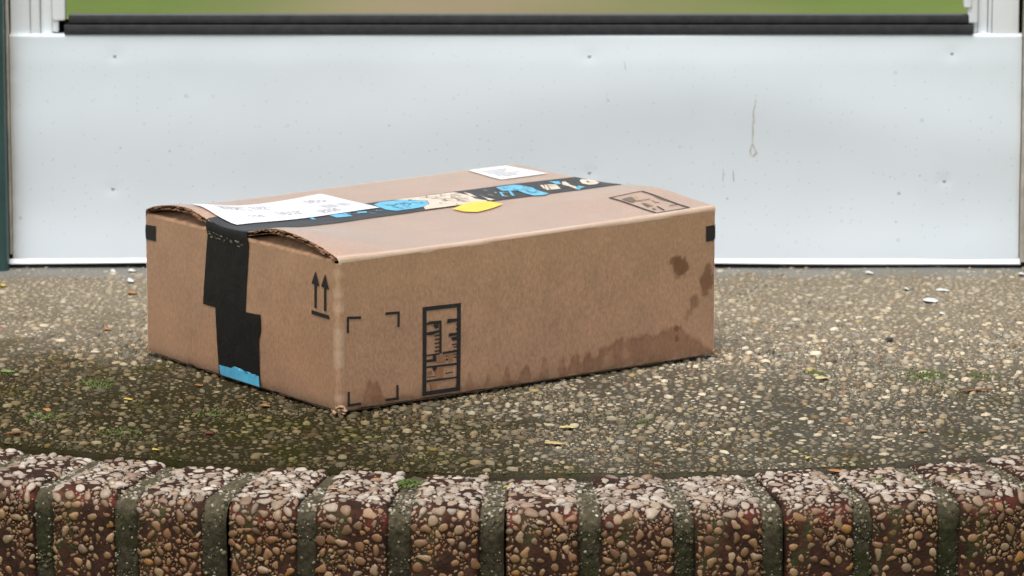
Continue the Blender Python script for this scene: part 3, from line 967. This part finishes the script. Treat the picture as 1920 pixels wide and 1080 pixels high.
# inner flaps folded from the short ends, seen in the gap below the bowed top flaps
for end in (0, 1):
    q = np.linspace(0, math.pi / 2, 7)
    prof = [(RF * (1 - math.cos(a)), -RF + RF * math.sin(a) - .0002) for a in q] + [(.005, -.0006), (.008, -.0014), (.012, -.0024), (.02, -.0032), (.03, -.0036), (.06, -.004), (.10, -.0045)]
    vv = np.linspace(.004, D - .004, 60)
    V = np.array([[((uu if end == 0 else W - uu)), v, zbase(0 if end == 0 else W, v) + dz + .62 * float(np.interp(v / D, B0[:, 0], B0[:, 1])) * .001 * float(sstep(.003, .013, uu) * sstep(.11, .03, uu)) * (1 if end == 0 else .2) + .0005 * (vnoise(np.array(v * 60), np.array(uu * 99), 3) - .5)] for (uu, dz) in prof for v in vv])
    zero = np.zeros(len(V)); scf = np.array([.55 * max(0, 1 - abs(k - 5) / 4) for k in range(len(prof)) for v in vv])
    q4 = gridq(len(prof), len(vv))
    ob('inner_flap', mesh('inner_flap', V, [q4 if end else q4[:, ::-1]], True, None, {'wet': zero, 'scuff': scf}), M_CARDIN, box)


# --- tape, labels and print
def on_top(u, v, off):
    return np.stack([u, v, ztop(u, v) + off], -1)


def quad_top(name, c4, off, mat, parent, nu=12, nv=8):
    c4 = np.array(c4) * .001
    s, t = np.meshgrid(np.linspace(0, 1, nu), np.linspace(0, 1, nv), indexing='ij')
    p = (1 - s)[..., None] * ((1 - t)[..., None] * c4[0] + t[..., None] * c4[1]) + s[..., None] * ((1 - t)[..., None] * c4[3] + t[..., None] * c4[2])
    V = on_top(p[..., 0], p[..., 1], off).reshape(-1, 3)
    me = mesh(name, V, [gridq(nu, nv)], True)
    fix_up(me, Vector((0, 0, 1)))
    return ob(name, me, mat, parent)


def fix_up(me, d):
    if len(me.polygons) and sum(p.normal.dot(d) for p in me.polygons) < 0:
        me.flip_normals()


def poly_face(name, polys, mapper, off, mat, parent, d, cell=6.):
    """flat print cut from polygons (mm), subdivided and laid on a curved face"""
    bm = bmesh.new()
    for poly in polys:
        vs = [bm.verts.new((x, y, 0)) for x, y in poly]
        try: bm.faces.new(vs)
        except ValueError: pass
    bmesh.ops.triangulate(bm, faces=bm.faces[:])
    for _ in range(3):
        lng = [e for e in bm.edges if e.calc_length() > cell]
        if not lng: break
        bmesh.ops.subdivide_edges(bm, edges=lng, cuts=1)
        bmesh.ops.triangulate(bm, faces=bm.faces[:])
    for v in bm.verts:
        v.co = mapper(v.co.x * .001, v.co.y * .001, off)
    me = bpy.data.meshes.new(name); bm.to_mesh(me); bm.free()
    for p in me.polygons: p.use_smooth = True
    bmm = bmesh.new(); bmm.from_mesh(me); bmesh.ops.recalc_face_normals(bmm, faces=bmm.faces[:]); bmm.to_mesh(me); bmm.free()
    fix_up(me, d)
    return ob(name, me, mat, parent)


def map_top(u, v, off):
    return Vector((u, v, float(ztop(u, v)) + off))


def map_long(u, z, off):      # street-side long face
    z = max(z, ZB + .0005)
    if u > W - RC:
        q = (u - W + RC) / RC
        return Vector((W - RC + (RC + off) * math.sin(q), RC - (RC + off) * math.cos(q), z))
    return Vector((u, -float(side_out(0, np.array(u), np.array(z))) - off, z))


def map_short(v, z, off):     # short face with the arrows
    z = max(z, ZB + .0005)
    if v > D - RC:
        q = (v - D + RC) / RC
        return Vector((RC - (RC + off) * math.cos(q), D - RC + (RC + off) * math.sin(q), z))
    return Vector((-float(side_out(3, np.array(D - v), np.array(z))) - off, v, z))


UP = Vector((0, 0, 1)); SOUTH = Vector((0, -1, 0)); WEST = Vector((-1, 0, 0))

# black tape along the seam, over both ends
def tape_rows():
    rows = []
    def wv(u): return (130 + 7 * math.sin(u / W * 2.6) - 9 * max(0, (u - .25) / .12), 192.5 + 3 * math.sin(u / W * 3) - 5 * max(0, (u - .3) / .07))
    for z in np.linspace(.0575, .115, 14):
        t = (z - .0575) / .0575
        v0, v1 = 128.7 - 5.2 * t, 191.7 - 7 * t
        rows.append([(-float(side_out(3, np.array(D - v * .001), np.array(z))) - .0005, v * .001, z) for v in np.linspace(v0, v1, 14)])
    for k, (u, f) in enumerate([(-.0009, -.35), (-.0012, 0.), (-.0008, .45), (.0004, .85), (.003, 1.), (.010, 1.)]):
        t = k / 5
        v0, v1 = (123.5 + (130.5 - 123.5) * t), (184.7 + (190 - 184.7) * t)
        r = []
        for v in np.linspace(v0, v1, 14):
            vm = v * .001; zb = float(zbase(0, vm)); zt = float(ztop(max(u, .0006), vm))
            z = zb + f * (zt - zb) if f >= 0 else zb + f * .012
            r.append((u, vm, z + .0005))
        rows.append(r)
    for u in np.linspace(.018, W - .003, 60):
        v0, v1 = wv(u)
        b = min(1, (u - .010) / .03); v0 = 130.5 * (1 - b) + v0 * b; v1 = 190 * (1 - b) + v1 * b
        rows.append([(u, v * .001, float(ztop(u, v * .001)) + .0005) for v in np.linspace(v0, v1, 14)])
    v0, v1 = wv(W)
    for k, z in enumerate([-.0008, -.004, -.02, -.04, -.06]):
        rows.append([(W + (.0012 if k else .0004) + (0 if k < 2 else float(side_out(1, np.array(v * .001), np.array(.12 + z)))), v * .001, float(zbase(W, v * .001)) + z) for v in np.linspace(v0, v1, 14)])
    return rows
rows = tape_rows()
me = mesh('tape', np.array(rows).reshape(-1, 3), [gridq(len(rows), 14)], True)
fix_up(me, UP)
tape = ob('tape', me, M_TAPE, box)
c2 = [(172.4, 58.2), (150, 60), (106.1, 62.4), (105.8, 50.5), (109.2, 42), (108.9, 3.5), (169.2, 3.5), (171, 30)]
tape2 = poly_face('tape', [c2], map_short, .0009, M_TAPE, box, WEST)
poly_face('blue_band', [[(168.1, 11.6), (150, 12), (146, 14.2), (143, 11.8), (109.6, 12.6), (109.2, 3.6), (163.7, 3.6), (167, 4.6)]], map_short, .0013, M_BLUE, tape2, WEST)
# worn scuffs where the tape bends over the end of the box
rs = random.Random(5)
sc = []
for k in range(26):
    v = 128 + rs.random() * 52; z = 113.5 + rs.random() * 4.5 - (180 - v) * .02
    w_, h_ = rs.uniform(1, 5), rs.uniform(.3, 1.0)
    sc.append([(v, z), (v + w_, z + rs.uniform(-.4, .4)), (v + w_ * .9, z + h_), (v + w_ * .2, z + h_ * 1.1)])
poly_face('tape_scuff', sc, map_short, .0016, plain('tape_scuff', (.20, .18, .14), .7, .3, .4, 200), tape, WEST)

TB = [[(104.3, 166.6), (102.5, 153.2), (116.5, 151), (120.3, 166.5)], [(129.7, 166.1), (128.2, 159.9), (134.5, 156.5), (138.2, 162.7)], [(87.6, 173.6), (81.9, 157.8), (84.7, 155.8), (90.1, 171.9)],
      [(160.4, 185.6), (171, 191.9), (180.1, 191.9), (192.2, 188.4), (199, 181), (203.9, 171.7), (196, 157.3), (184.5, 149.9), (172.6, 148.6), (163, 149.4), (158.5, 149.8), (154.9, 159.9), (157.7, 172.7)],
      [(286.3, 189), (305, 189), (307.3, 184.5), (308.1, 167.6), (303.2, 154.8), (298.5, 130.4), (290, 128.3), (284.2, 133.1), (286.5, 149.2), (290.8, 164), (279.8, 171.1)],
      [(274.3, 167.9), (275.8, 166.5), (265.3, 147.2), (263.8, 148.6)], [(283.6, 167.7), (285.1, 166.4), (273.1, 143.8), (271.3, 145.6)],
      [(337.3, 184.5), (338.6, 181), (343.5, 177.8), (337, 166.4), (333.1, 167.9)], [(341.1, 147.1), (340, 136.2), (333.3, 133.2), (326, 126.5), (327.3, 132.8)]]
TC = [[(184.6, 193.2), (199, 193.6), (245.5, 191.5), (245.7, 182.8), (246.2, 170.5), (241, 155.3), (243.2, 141.1), (240, 137.8), (216.4, 138.6), (186.5, 139.2), (179.5, 139), (186, 150.5), (196.6, 157.4), (204.5, 171.9), (199.5, 181.5), (192.5, 188.8)],
      [(251.6, 187.6), (251.9, 177.5), (246, 158.8), (245.8, 168.9)], [(254.1, 167.6), (250.5, 154.7), (250.3, 140.6), (244.7, 139.7)],
      [(320.1, 173.6), (322.2, 171.7), (310.6, 151.6), (311.3, 155.6)], [(323.9, 172.2), (325.2, 171), (311, 146.6), (308.8, 148.4)], [(326.6, 172.1), (332.1, 166.6), (321, 144.7), (312.2, 146.6)],
      [(343.2, 173.8), (347.3, 174.3), (338.8, 155.1), (336.1, 142), (328.4, 134.3), (334.7, 154.6), (334.2, 160)],
      [(357.9, 168.7), (363, 173.2), (367.2, 169.3), (367.6, 159.8), (363.8, 148.8), (356, 142.2), (349.9, 144.3), (350.6, 154.7)]]
for pl in TB: poly_face('tape_print', [pl], map_top, .0008, M_BLUE, tape, UP, 8)
for pl in TC: poly_face('tape_print', [pl], map_top, .0008, M_CREAM, tape, UP, 8)
poly_face('tape_print', [[(361.4, 163.6), (360.4, 157), (356.2, 155.4)]], map_top, .0011, M_INK, tape, UP, 8)


def strokes(lines, w_):
    out = []
    for ln in lines:
        for (x0, y0), (x1, y1) in zip(ln[:-1], ln[1:]):
            d = math.hypot(x1 - x0, y1 - y0) or 1; nx_, ny_ = -(y1 - y0) / d * w_, (x1 - x0) / d * w_
            out.append([(x0 + nx_, y0 + ny_), (x1 + nx_, y1 + ny_), (x1 - nx_, y1 - ny_), (x0 - nx_, y0 - ny_)])
    return out
def arc(cx, cy, rx, ry, a0, a1, n=7):
    return [(cx + rx * math.cos(a0 + (a1 - a0) * k / n), cy + ry * math.sin(a0 + (a1 - a0) * k / n)) for k in range(n + 1)]
poly_face('tape_print', strokes([[(212, 184), (217, 170), (216, 160)], arc(221, 162, 4, 7, .4, 4.6), [(219, 174), (224, 166)], arc(231, 160, 3.5, 7.5, -1, 4), [(228, 172), (234, 158)], [(224, 153), (229, 150)], [(238, 166), (239.5, 162)], [(213, 178), (222, 178)], [(232, 178), (241, 172)], [(206, 186), (215, 186)]], .35), map_top, .0011, M_INKSOFT, tape, UP, 8)
poly_face('tape_print', strokes([[(168, 178), (172, 172), (178, 176)], [(182, 176), (186, 168), (181, 165)], [(189, 172), (193, 166)], [(175, 165), (179, 160)]], .5), map_top, .0011, M_TAPE, tape, UP, 8)
poly_face('tape_print', strokes([[(292, 172), (297, 160), (293, 152)], [(299, 170), (303, 162)], [(290, 145), (295, 140)]], .4), map_top, .0011, M_INKSOFT, tape, UP, 8)

rs = random.Random(11)
for (u0, u1, v0, v1, mt, n_) in ((162, 196, 154, 188, M_TAPE, 12), (288, 306, 136, 184, M_TAPE, 10), (205, 240, 144, 190, M_INKSOFT, 16), (254, 276, 146, 184, M_CREAM, 5), (310, 345, 132, 178, M_BLUE, 4), (106, 150, 150, 166, M_BLUE, 5), (312, 330, 150, 170, M_INKSOFT, 4)):
    ln = []
    for k in range(n_):
        u_, v_ = rs.uniform(u0, u1), rs.uniform(v0, v1)
        ln.append([(u_, v_), (u_ + rs.uniform(-2.5, 2.5), v_ - rs.uniform(1.5, 5)), (u_ + rs.uniform(-1, 4), v_ - rs.uniform(3, 7))])
    tag(poly_face('tape_print', strokes(ln, .38), map_top, .0013, mt, tape, UP, 8), kind='stuff')

# shipping label, small label, yellow sticker
lab = quad_top('shipping_label', [(12.3, 228.4), (13.0, 162), (155.9, 169.8), (155.8, 256.5)], .0011, M_LABEL, box, 40, 16)
ll = []
rs = random.Random(3)
for (u0, v0, nrow, ln, gap) in [(28, 220, 4, 26, 4.2), (62, 226, 4, 20, 4.6), (70, 196, 3, 22, 5), (105, 190, 4, 24, 4), (122, 235, 4, 18, 4), (40, 188, 2, 16, 5)]:
    for k in range(nrow):
        uu = u0
        while uu < u0 + ln * rs.uniform(.7, 1):
            w_ = rs.uniform(2, 6); v = v0 - k * gap
            ll.append([(uu, v), (uu + w_, v), (uu + w_, v - 1.5), (uu, v - 1.5)]); uu += w_ + rs.uniform(.8, 2)
for k in range(24):
    uu = 120 + k * 1.1
    if rs.random() < .6: ll.append([(uu, 208), (uu + .6, 208), (uu + .6, 194), (uu, 194)])
poly_face('label_print', ll, map_top, .0014, M_LABELINK, lab, UP, 30)
sml = quad_top('address_label', [(319.2, 276), (312.6, 217.7), (362, 218.3), (358.8, 275)], .0006, M_LABEL, box, 10, 10)
poly_face('label_print', [[(322 + 2 * (k % 2), 262 - 6 * k), (350 - 5 * (k % 3), 262 - 6 * k), (350 - 5 * (k % 3), 260.4 - 6 * k), (322 + 2 * (k % 2), 260.4 - 6 * k)] for k in range(6)], map_top, .0009, M_LABELINK, sml, UP, 30)
poly_face('yellow_sticker', [[(198.1, 127.1), (210, 134.5), (219.2, 139.9), (233.5, 143.2), (242.2, 135.1), (241.9, 117.4), (230, 110.5), (218.3, 105.4), (204.6, 101.2), (198, 110.5)]], map_top, .0009, M_YELLOW, box, UP)

# printing on the top flap
fr = [(316.5, 71.8), (350.2, 72.9), (347.4, 5.8), (313.3, 5.2)]
poly_face('printed_frame', strokes([[fr[0], fr[1]], [fr[2], fr[3]]], .8) + strokes([[fr[1], (349, 40), fr[2]], [fr[3], (315, 38), fr[0]]], 1.25), map_top, .0004, M_INK, box, UP)
poly_face('printed_mark', [[(320, 61), (331, 62.4), (325, 47.9), (320, 46.2)], [(346.6, 53.1), (349, 44), (347.6, 29.6), (346, 40.6)], [(324.2, 39.4), (327.4, 38.5), (324.6, 28.4), (321.1, 26.4)], [(320.9, 21.2), (323.1, 21), (321.8, 15.1), (319.4, 16.8)]], map_top, .0004, M_INKSOFT, box, UP)
poly_face('printed_mark', [[(331, 62), (335, 60), (329, 47), (325.5, 47.8)], [(338, 44), (342, 42), (339, 34), (336, 36)], [(327.6, 38), (331, 36), (327, 27), (324.8, 28)]], map_top, .0005, M_INKTAN, box, UP)
poly_face('printed_mark', [[(327.8, 24.4), (329.2, 23.6), (325.6, 9.6), (324, 9.2)], [(328.2, 47.8), (338.6, 46.7), (338, 45.6), (327.6, 46.6)], [(338.8, 21.2), (346.4, 20.6), (346, 19.4), (338, 19.6)]], map_top, .0006, M_INK, box, UP)

# printing on the long face: corner brackets, framed print, corner square
def bars(lines, w_): return strokes(lines, w_)
for br in ([[(9.1, 76.4), (21.5, 75.2)], [(9.4, 77.2), (9.2, 64.6)]], [[(44.4, 75.6), (57.2, 75)], [(56.6, 75.7), (56.4, 63.8)]], [[(9.7, 18), (9.6, 6.2)], [(8.8, 7.2), (21, 7.2)]], [[(44, 7.1), (56, 6.7)], [(55.3, 17.6), (55.4, 5.8)]]):
    poly_face('printed_bracket', bars(br, 1.0), map_long, .0006, M_INK, box, SOUTH, 8)
poly_face('printed_frame', bars([[(79.4, 75), (115.4, 74.2)], [(79.2, 7.3), (115, 7.1)]], 1.6) + bars([[(81, 76.3), (80.8, 6)], [(113.7, 75.4), (113.2, 5.8)]], 1.8), map_long, .0006, M_INK, box, SOUTH, 8)
fm = [[(82.9, 63.6), (86, 64.6), (95.9, 64.1), (95.9, 62), (92, 60.5), (89, 62.2), (82.9, 61.9)], [(94.9, 64.2), (97, 64), (96.9, 37.8), (94.9, 38)], [(82.9, 56), (95, 56.7), (95, 55), (88, 53.4), (82.9, 53.9)],
      [(102.6, 64.4), (112.4, 63.9), (112.4, 61.6), (102.2, 60.9)], [(103.9, 52.7), (112.4, 52.7), (112.4, 50.4), (103.6, 50.2)], [(106, 49.4), (112.4, 49.6), (112.4, 46.8), (107.4, 46.4)], [(98, 38.6), (112.4, 38.9), (112.4, 37), (98, 36.8)], [(82.8, 38.2), (95, 38.4), (95, 36.8), (82.8, 37)],
      [(82.8, 34.3), (91.7, 34.3), (91.7, 32), (82.8, 32.2)], [(88.5, 38), (91.5, 38), (91.5, 32), (89, 32)], [(82.8, 29), (112.4, 28.4), (112.4, 26.6), (82.8, 27.6)], [(88, 28), (93, 28), (92, 24.6), (89.5, 24.4)], [(82.7, 17.9), (112.4, 17.3), (112.4, 16), (82.7, 16.2)],
      [(89, 61), (94, 61), (94, 58.4), (91.5, 58.2)], [(107, 44), (112, 44), (112, 43), (107, 43)], [(108, 41.8), (112, 41.8), (112, 40.9), (108.4, 40.9)], [(108.5, 35.6), (112.3, 35.6), (112.3, 34.9), (108.5, 34.9)], [(108.5, 33.6), (112.3, 33.6), (112.3, 32.6), (108.5, 32.6)], [(101, 35.6), (102.6, 35.6), (102.6, 34.6), (101, 34.6)], [(101, 32.8), (103, 32.8), (103, 31.4), (101, 31.4)],
      [(101, 21.4), (108, 21.8), (108, 21), (101, 20.6)], [(82.8, 20.5), (91, 20.2), (91, 19.7), (82.8, 19.9)], [(111.2, 60), (112.4, 60), (112.4, 58), (111.2, 58)], [(111, 56.4), (112.4, 56.4), (112.4, 54.6), (111, 54.6)]]
for k in range(5):
    z = 53 - k * 3.1
    fm.append([(90.2, z), (94.8, z + .2), (94.8, z - 1.0), (90.2 + (k % 2), z - 1.1)])
poly_face('printed_mark', fm, map_long, .0007, M_INK, box, SOUTH, 8)
poly_face('printed_mark', [[(92, 36), (100, 36), (100, 31), (92, 31)], [(103.5, 36), (107.5, 36), (107.5, 31), (103.5, 31)], [(91, 26), (99, 26), (98, 18.6), (92, 18.4)], [(83, 24.6), (88, 25), (88, 22.4), (83, 22)], [(86, 15), (92, 15), (91, 9), (88, 9)]], map_long, .0007, ink('brown_print', (.25, .125, .06), .5, .6), box, SOUTH, 8)
poly_face('printed_square', [[(360, 110.2), (367.6, 110.5), (372.4, 110.6), (372.4, 97.9), (367.6, 97.8), (360, 97.6)]], map_long, .0006, M_INK, box, SOUTH, 8)
# printing on the short face: two arrows over a bar, corner square
ar = []
for (tv_, zt_) in ((29, 109.8), (15.8, 109.4)):
    ar += [[(tv_, zt_), (tv_ + 5.6, zt_ - 10.6), (tv_ - 5.4, zt_ - 11.4)], [(tv_ + 1.6, zt_ - 10.5), (tv_ - 1.4, zt_ - 10.8), (tv_ - 1.2, zt_ - 29.4), (tv_ + 1.8, zt_ - 29)]]
ar.append([(34.8, 78), (10.6, 77.6), (10.6, 74.6), (34.8, 75)])
poly_face('printed_arrows', ar, map_short, .0006, M_INK, box, WEST, 8)
poly_face('printed_square', [[(282, 108.8), (278.2, 109), (263.2, 110), (263.6, 97.6), (278.2, 97), (282, 97)]], map_short, .0006, M_INK, box, WEST, 8)

# crushed, frayed cardboard at the lower corners
def frayed(name, u, v, n, seed, spread):
    r = np.random.default_rng(seed)
    bm = bmesh.new()
    for k in range(n):
        c_ = Vector((u + r.normal() * spread, v + r.normal() * spread, .0006 + r.random() * .006))
        d1 = Vector(r.normal(size=3)); d1.z *= .5; d1.normalize(); d2 = d1.cross(Vector((r.normal() * .3, r.normal() * .3, 1))).normalized()
        L_, w_ = r.uniform(.003, .008), r.uniform(.0008, .0025)
        nrm = d1.cross(d2) * .00035
        pts = [c_ - d1 * L_ / 2 - d2 * w_, c_ - d1 * L_ / 2 + d2 * w_ * .7, c_ + d2 * w_ + Vector((0, 0, .001)), c_ + d1 * L_ / 2 + d2 * w_ * .3, c_ + d1 * L_ / 2 - d2 * w_ * .6, c_ - d2 * w_ + Vector((0, 0, .001))]
        pts = [Vector((p.x, p.y, max(p.z, .0003))) for p in pts]
        a = [bm.verts.new(p + nrm) for p in pts]; b = [bm.verts.new(p - nrm) for p in pts]
        bm.faces.new(a); bm.faces.new(b[::-1])
        for i in range(6): bm.faces.new((a[i], b[i], b[(i + 1) % 6], a[(i + 1) % 6]))
    me = bpy.data.meshes.new(name); bm.to_mesh(me); bm.free()
    return ob(name, me, M_FRAY, box)
M_FRAY = plain('frayed_card', (.36, .23, .14), .85, .2, .35, 200)
frayed('frayed_corner', .003, .001, 16, 1, .0035)
frayed('frayed_corner', .002, D - .002, 9, 2, .0022)
frayed('frayed_corner', W, .001, 6, 3, .002)

# torn paper along the ends of the bowed top flaps
def torn(v0, v1, n, seed):
    r = np.random.default_rng(seed); bm = bmesh.new()
    for k in range(n):
        v = r.uniform(v0, v1); L_ = r.uniform(.004, .013); d_ = r.uniform(.0004, .0015)
        lay = r.choice([0., -.0011, -.0024])
        top_ = []
        for i in range(6):
            vv = min(max(v + (i / 5 - .5) * L_, .002), D - .002)
            top_.append((vv, float(ztop(.0006, vv)) + lay))
        a = [bm.verts.new((.0008, vv, z)) for vv, z in top_]
        b = [bm.verts.new((-.0006 - r.random() * .0012, vv, z - d_ * (.3 + r.random()))) for vv, z in top_]
        c = [bm.verts.new((.0008, vv, z - .0004)) for vv, z in top_]
        for i in range(5):
            bm.faces.new((a[i], a[i + 1], b[i + 1], b[i])); bm.faces.new((b[i], b[i + 1], c[i + 1], c[i]))
    me = bpy.data.meshes.new('torn_edge'); bm.to_mesh(me); bm.free()
    tag(ob('torn_edge', me, M_TORN, box), kind='stuff')
M_TORN = plain('torn_paper', (.17, .09, .05), .9, .1, .6, 350)
torn(.006, .118, 26, 1)
torn(.192, D - .006, 22, 2)

# ------------------------------------------------------------------ litter on the step
def leafmat(name, c): return plain(name, c, .6, .4, .3, 500)
LM = {'yellow': leafmat('yellow_leaf', (.55, .40, .08)), 'pale': leafmat('pale_yellow_leaf', (.55, .45, .20)), 'orange': leafmat('orange_leaf', (.36, .16, .05)), 'rust': leafmat('rust_leaf', (.22, .075, .025)),
      'red': leafmat('dark_red_leaf', (.13, .02, .015)), 'green': leafmat('green_leaf', (.17, .22, .07)), 'black': leafmat('black_bit', (.012, .01, .01)), 'white': leafmat('white_chip', (.66, .66, .64)), 'tan': leafmat('tan_leaf', (.45, .33, .15))}


def leaf(name, label, cat, x, y, L_, w_, rot, mat, z=.0016, curl=.0004, group=None, thick=.0004, seed=0, jag=.15):
    r = np.random.default_rng(seed + int(abs(x) * 1e4))
    n = 9; t = np.linspace(0, 1, n)
    L_, w_ = L_ * .8, w_ * .8
    half = np.sin(np.pi * (.06 + .88 * t)) ** .8 * w_ / 2
    V = []
    for k in range(n):
        zc = curl * math.sin(math.pi * t[k] * 1.3 + .4)
        ja, jb = 1 + jag * (r.random() - .5) * 2, 1 + jag * (r.random() - .5) * 2
        V += [((t[k] - .5) * L_, half[k] * ja, zc + curl * .7 * r.random()), ((t[k] - .5) * L_, 0, zc - curl * .2), ((t[k] - .5) * L_, -half[k] * jb, zc + curl * .7 * r.random())]
    V = np.array(V); V[:, 2] -= V[:, 2].min()
    V2 = V.copy(); V2[:, 2] -= thick
    q = gridq(n, 3); m_ = len(V)
    rimi = [3 * k for k in range(n)] + [3 * (n - 1) + 1, 3 * (n - 1) + 2] + [3 * k + 2 for k in range(n - 2, -1, -1)] + [1]
    rimi = np.array(rimi); nx_ = np.roll(rimi, -1)
    me = mesh(name, np.concatenate([V, V2]), [np.concatenate([q[:, ::-1], q + m_, np.stack([rimi, nx_, nx_ + m_, rimi + m_], 1)])], True)
    o = ob(name, me, LM[mat], None, (x, y, z), (0, 0, rot))
    return tag(o, label, cat, group)


LV = [
    ('leaf_scrap', 'pale yellow leaf scrap upper of the two lying right of the box front', .0428, 3.5769, .017, .007, .2, 'pale'),
    ('leaf_scrap', 'orange and yellow leaf scrap lower of the two in front of the box', .0321, 3.5228, .019, .010, -.1, 'tan'),
    ('leaf_scrap', 'pink and yellow leaf fragment lying on the stones right of the box', .2476, 3.7554, .014, .014, .9, 'pale'),
    ('twig', 'rusty brown curled twig near the right edge of the step', .3671, 3.7097, .034, .005, .35, 'rust'),
    ('leaf_scrap', 'upright bright yellow leaf sliver on the slab edge at right', .2200, 3.4754, .010, .005, 1.3, 'yellow'),
    ('leaf_scrap', 'dark orange leaf caught in the joint between bricks at right', .2397, 3.4470, .018, .008, -.4, 'orange'),
    ('leaf_scrap', 'small orange leaf on the mossy stones at far left', -.3612, 3.6384, .011, .007, -.9, 'orange'),
    ('leaf_scrap', 'small yellow leaf left of the tape on the box', -.3012, 3.6766, .009, .006, -.2, 'yellow'),
    ('leaf_scrap', 'tiny yellow leaf just above the second brick from left', -.2667, 3.5016, .007, .007, .4, 'yellow'),
    ('leaf_scrap', 'dark red berry skin on the step below the box corner', -.2302, 3.5569, .008, .009, .4, 'red'),
    ('leaf_scrap', 'orange leaf scrap below the blue end of the tape', -.1925, 3.6536, .009, .008, .1, 'orange'),
    ('leaf_scrap', 'orange brown leaf bit beside the left lower edge of the box', -.2488, 3.7275, .008, .006, -.1, 'orange'),
    ('leaf_scrap', 'faded orange leaf strip on the bare step near the door left of the box', -.3312, 4.1059, .010, .014, 0, 'orange'),
    ('leaf_scrap', 'brown orange strip lying left of the box halfway to the door', -.3405, 3.9496, .009, .010, 0, 'orange'),
    ('twig', 'dark red twig above the leftmost brick', -.3771, 3.5587, .022, .004, .5, 'rust'),
    ('leaf_scrap', 'light green leaf blade at the left edge of the step', -.4059, 3.7797, .014, .012, .2, 'green'),
    ('leaf_scrap', 'yellow leaf speck at the left edge near the green jamb', -.4472, 4.1396, .006, .014, 0, 'yellow'),
    ('dark_bit', 'small black crumb on the pale step right of the box', .3134, 3.9058, .008, .012, -.5, 'black'),
    ('leaf_scrap', 'golden leaf sliver in the mortar joint below the middle of the box', -.0030, 3.3985, .012, .003, .9, 'yellow'),
    ('leaf_scrap', 'small orange leaf crumb in the right front of the step', .3130, 3.565, .008, .008, .5, 'orange'),
]
for k, (nm, lb, x, y, L_, w_, rot, mt) in enumerate(LV):
    leaf(nm, lb, 'twig' if nm == 'twig' else ('debris' if nm == 'dark_bit' else 'leaf'), x, y, L_, w_, rot, mt, z=.0014 if y > 3.45 else -.0022, group='leaf litter on the step', seed=k)
CH = [('long white paint chip lying right of the box near the door', .3767, 4.1155, .015, .011, .08), ('crumbled white paint flake just in front of the long chip', .3621, 4.0704, .017, .020, -.1), ('lone white paint flake nearest the camera at right', .3671, 4.0126, .006, .012, 0), ('white paint fleck close under the door lip at right', .3182, 4.1961, .009, .010, -.1),
      ('rounded white paint flake left of the box', -.3367, 4.1591, .007, .020, .1), ('flat white flake under the door lip farther from the box', -.3559, 4.2036, .006, .012, 0), ('flat white flake under the door lip next to the box', -.3394, 4.2061, .008, .012, 0), ('small white fleck beside the long chip', .3455, 4.1220, .005, .010, 0), ('white flake at the right edge of the step by the door', .4540, 4.1900, .009, .010, 0)]
for k, (lb, x, y, L_, w_, rot) in enumerate(CH):
    leaf('paint_chip', lb, 'paint chip', x, y, L_, w_, rot, 'white', z=.0014, curl=.0006, group='white paint chips by the door', thick=.0006, seed=50 + k, jag=.3)
